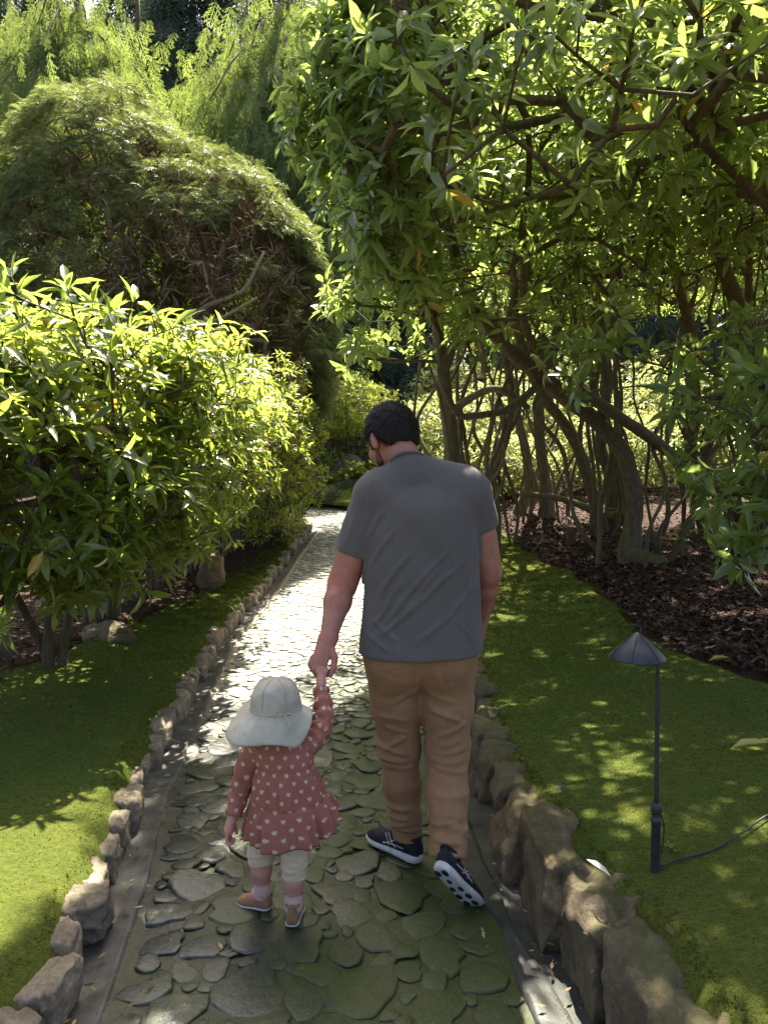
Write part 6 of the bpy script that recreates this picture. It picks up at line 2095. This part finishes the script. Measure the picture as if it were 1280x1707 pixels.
# dress
seg = 140
th = np.linspace(0, 2 * math.pi, seg, endpoint=False)
prof = [(.632, -.347, 2.424, .040, .038, 0), (.624, -.345, 2.424, .062, .046, 0), (.612, -.343, 2.423, .092, .056, 0), (.596, -.341, 2.422, .106, .066, 0), (.570, -.338, 2.421, .106, .073, .004), (.545, -.335, 2.421, .101, .077, .008),
        (.533, -.333, 2.421, .098, .078, .004), (.525, -.332, 2.421, .100, .080, .022), (.490, -.329, 2.421, .109, .088, .040), (.450, -.326, 2.422, .117, .095, .050), (.422, -.324, 2.422, .122, .099, .040),
        (.414, -.323, 2.422, .121, .098, .015), (.406, -.322, 2.422, .125, .102, .040), (.370, -.319, 2.422, .137, .112, .075), (.335, -.318, 2.423, .141, .118, .105), (.306, -.317, 2.424, .144, .121, .12), (.300, -.317, 2.424, .141, .118, .12)]
pr = np.array(prof)
zz = np.concatenate([np.linspace(.632, .536, 16), np.linspace(.533, .425, 20), np.linspace(.421, .300, 26)])
rows, uvs = [], []
ph = np.random.default_rng(12).uniform(0, 6.28, 8)
for z in zz:
    cx_, cy2, rx, ry, am = [float(np.interp(-z, -pr[:, 0], pr[:, i])) for i in range(1, 6)]
    tier = 0 if z > .53 else (1 if z > .418 else 2)
    q = th + 0.25 * np.sin(3 * th + ph[tier])
    wv = 0.55 * np.sin(11 * q + ph[tier + 3]) + 0.55 * np.sin((25 if tier == 1 else 23) * q + ph[tier + 5] + (z - .4) * 14) + 0.4 * np.sin(7 * th + ph[2] + z * 9)
    k = 1 + am * wv * 1.15 - 0.02 * math.exp(-((z - .4175) / .006) ** 2) - 0.02 * math.exp(-((z - .5315) / .005) ** 2)
    x = cx_ + np.cos(th) * rx * k
    yv = cy2 + np.sin(th) * ry * k
    low = np.clip((.53 - z) / .23, 0, 1)
    sw = smooth01((np.cos(th - 0.25) - 0.35) / 0.65)
    x = x + low ** 1.6 * 0.022 * sw
    zv = z + low ** 1.5 * (0.050 * sw - 0.012 * smooth01(-np.sin(th))) + low * 0.006 * np.sin(5 * th + 1)
    rows.append(np.stack([x, yv, zv], 1))
    uvs.append(np.stack([(th / (2 * math.pi)) * 0.616 * (1 + 0.0 * z), np.full(seg, z)], 1))
DV = np.array(rows).reshape(-1, 3)
UV = np.array(uvs).reshape(-1, 2)
nr = len(zz)
i = np.arange(nr - 1)[:, None] * seg
j = np.arange(seg)[None, :]
DF = np.stack([i + (j + 1) % seg, i + j, i + seg + j, i + seg + (j + 1) % seg], -1).reshape(-1, 4)
def sleeve(pts, rs, seed, extra):
    P = catmull(pts, 34)
    R_ = np.interp(np.linspace(0, 1, 34), np.linspace(0, 1, len(rs)), rs)
    V, F = tube(P, R_, 28, False)
    V = V.reshape(34, 28, 3)
    c = P[:, None, :]
    s = np.linspace(0, 1, 34)[:, None]
    a = np.linspace(0, 2 * math.pi, 28, endpoint=False)[None, :]
    w = 0.10 * np.sin(s * 40 + 1.4 * np.sin(a + seed)) * smooth01((s - 0.2) / 0.3) * extra + 0.05 * fbm(np.stack([np.cos(a) * 2 + 0 * s, np.sin(a) * 2 + 0 * s, s * 9 + 0 * a], -1), 2, seed)
    V = c + (V - c) * (1 + w)[..., None]
    L_ = float(np.sum(np.linalg.norm(np.diff(P, axis=0), axis=1)))
    uv = np.stack([(a / 6.2832 * 0.176 + 0 * s), 0.6 - s * L_ + 0 * a], -1)
    return V.reshape(-1, 3), F[0], uv.reshape(-1, 2)
v1, f1, u1 = sleeve([(-0.405, 2.42, 0.598), (-0.440, 2.421, 0.560), CEL, (-0.499, 2.402, 0.372)], [0.046, 0.043, 0.036, 0.028], 3, 0.7)
v2, f2, u2 = sleeve([(-0.285, 2.424, 0.590), (-0.240, 2.436, 0.612), CER, (-0.2195, 2.545, 0.754)], [0.048, 0.042, 0.035, 0.026], 5, 1.3)
V = np.vstack([DV, v1, v2])
F = np.vstack([DF, f1 + len(DV), f2 + len(DV) + len(v1)])
dress = part('dress', V, F, M_HEART, kid, uv=np.vstack([UV, u1, u2]), label='dusty red long sleeved dress with cream hearts')
sm = dress.modifiers.new('thickness', 'SOLIDIFY')
sm.thickness = 0.0022
# sun hat
hc = np.array([-0.360, 2.418])
seg = 120
th = np.linspace(0, 2 * math.pi, seg, endpoint=False)
sn, cs = np.sin(th), np.cos(th)
rows = []
for t in np.linspace(0.03, 1, 16):       # crown, top to band
    a = t * math.pi / 2
    r0 = 0.082 * (math.sin(a) ** 0.62)
    z = 0.728 + 0.098 * (math.cos(a) ** 0.80)
    k = 1 - 0.022 * np.exp(-((np.mod(th + 0.4, math.pi / 3) - math.pi / 6) / 0.045) ** 2) * min(1, t * 3) + 0.012 * np.sin(9 * th + 1) * t ** 3 + 0.016 * np.sin(31 * th) * np.clip(t - 0.75, 0, 1) * 4 * (0.5 + 0.5 * np.sin(2 * th + 2)) + 0.010 * np.sin(17 * th) * t ** 4 + 0.020 * fbm(np.stack([cs * 2, sn * 2, np.full(seg, t * 3)], 1), 2, 5)
    rows.append(np.stack([hc[0] + cs * r0 * k, hc[1] + sn * r0 * 1.08 * k, np.full(seg, z) + 0.002 * np.sin(3 * th)], 1))
back = smooth01((-sn + 0.25) / 1.0)      # 1 towards the camera
left = smooth01((-cs - 0.15) / 0.75)
bl = 0.034 + 0.060 * back + 0.013 * left
slope = np.radians(30 + 36 * back - 20 * left)
for t in np.linspace(0.02, 1, 14):
    wav = t * (0.010 * np.sin(3 * th + 0.8) + 0.006 * np.sin(5 * th + 2.1)) + 0.002 * np.sin(23 * th) * (1 - t)
    r0 = 0.083 + bl * t * np.cos(slope) * (1 + 0.10 * np.sin(2 * th + 0.4) + 0.05 * np.sin(5 * th + 1.2) * t)
    z = 0.726 - bl * t * np.sin(slope) * (0.75 + 0.25 * t) + wav
    rows.append(np.stack([hc[0] + cs * r0, hc[1] + sn * r0 * 1.05, z], 1))
V = np.array(rows)
nr = len(V)
V = V.reshape(-1, 3)
i = np.arange(nr - 1)[:, None] * seg
j = np.arange(seg)[None, :]
Q = np.stack([i + j, i + seg + j, i + seg + (j + 1) % seg, i + (j + 1) % seg], -1).reshape(-1, 4)
top = len(V)
V = np.vstack([V, [[hc[0], hc[1], 0.826]]])
jj = np.arange(seg)
T = np.stack([jj, (jj + 1) % seg, np.full(seg, top)], 1)
V = V + np.stack([fbm(V * 26, 3, 91), fbm(V * 26, 3, 92), fbm(V * 26, 3, 93)], 1) * 0.0030
hat = part('sun_hat', V, [Q, T], M_HAT, kid, label='pale sage cotton sun hat with long neck flap')
sm = hat.modifiers.new('thickness', 'SOLIDIFY')
sm.thickness = 0.0025
g = [tube(np.stack([hc[0] + np.append(cs, cs[0]) * 0.0825, hc[1] + np.append(sn, sn[0]) * 0.0825 * 1.07, 0.7275 + 0.001 * np.append(np.sin(11 * th), 0)], 1), 0.0022, 5, False)]
part('hat_band', *join_geo(g), M_HAT, hat)
g = []
for q in range(6):
    a0 = -0.4 + math.pi / 6 + q * math.pi / 3
    ii = int(round((a0 % (2 * math.pi)) / (2 * math.pi) * seg)) % seg
    P = np.array([V[k * seg + ii] for k in range(1, 15)])
    P = P + (P - np.array([hc[0], hc[1], 0.74])) * 0.012
    g.append(tube(P, 0.0013, 5, False))
part('crown_seam', *join_geo(g), M_HAT, hat)
bx, by, bz = -0.318, 2.326, 0.731
g = [tube(catmull([(bx, by, bz), (bx + 0.018, by - 0.006, bz + 0.008), (bx + 0.030, by - 0.004, bz - 0.001), (bx + 0.016, by - 0.006, bz - 0.005), (bx, by, bz)], 20), 0.0022, 6),
     tube(catmull([(bx, by, bz), (bx - 0.012, by - 0.006, bz + 0.006), (bx - 0.020, by - 0.006, bz - 0.003), (bx, by, bz)], 16), 0.0022, 6),
     tube(catmull([(bx, by, bz), (bx + 0.014, by - 0.010, bz - 0.012), (bx + 0.020, by - 0.018, bz - 0.030)], 10), 0.0018, 6)]
part('cord_bow', *join_geo(g), M_HAT, hat)
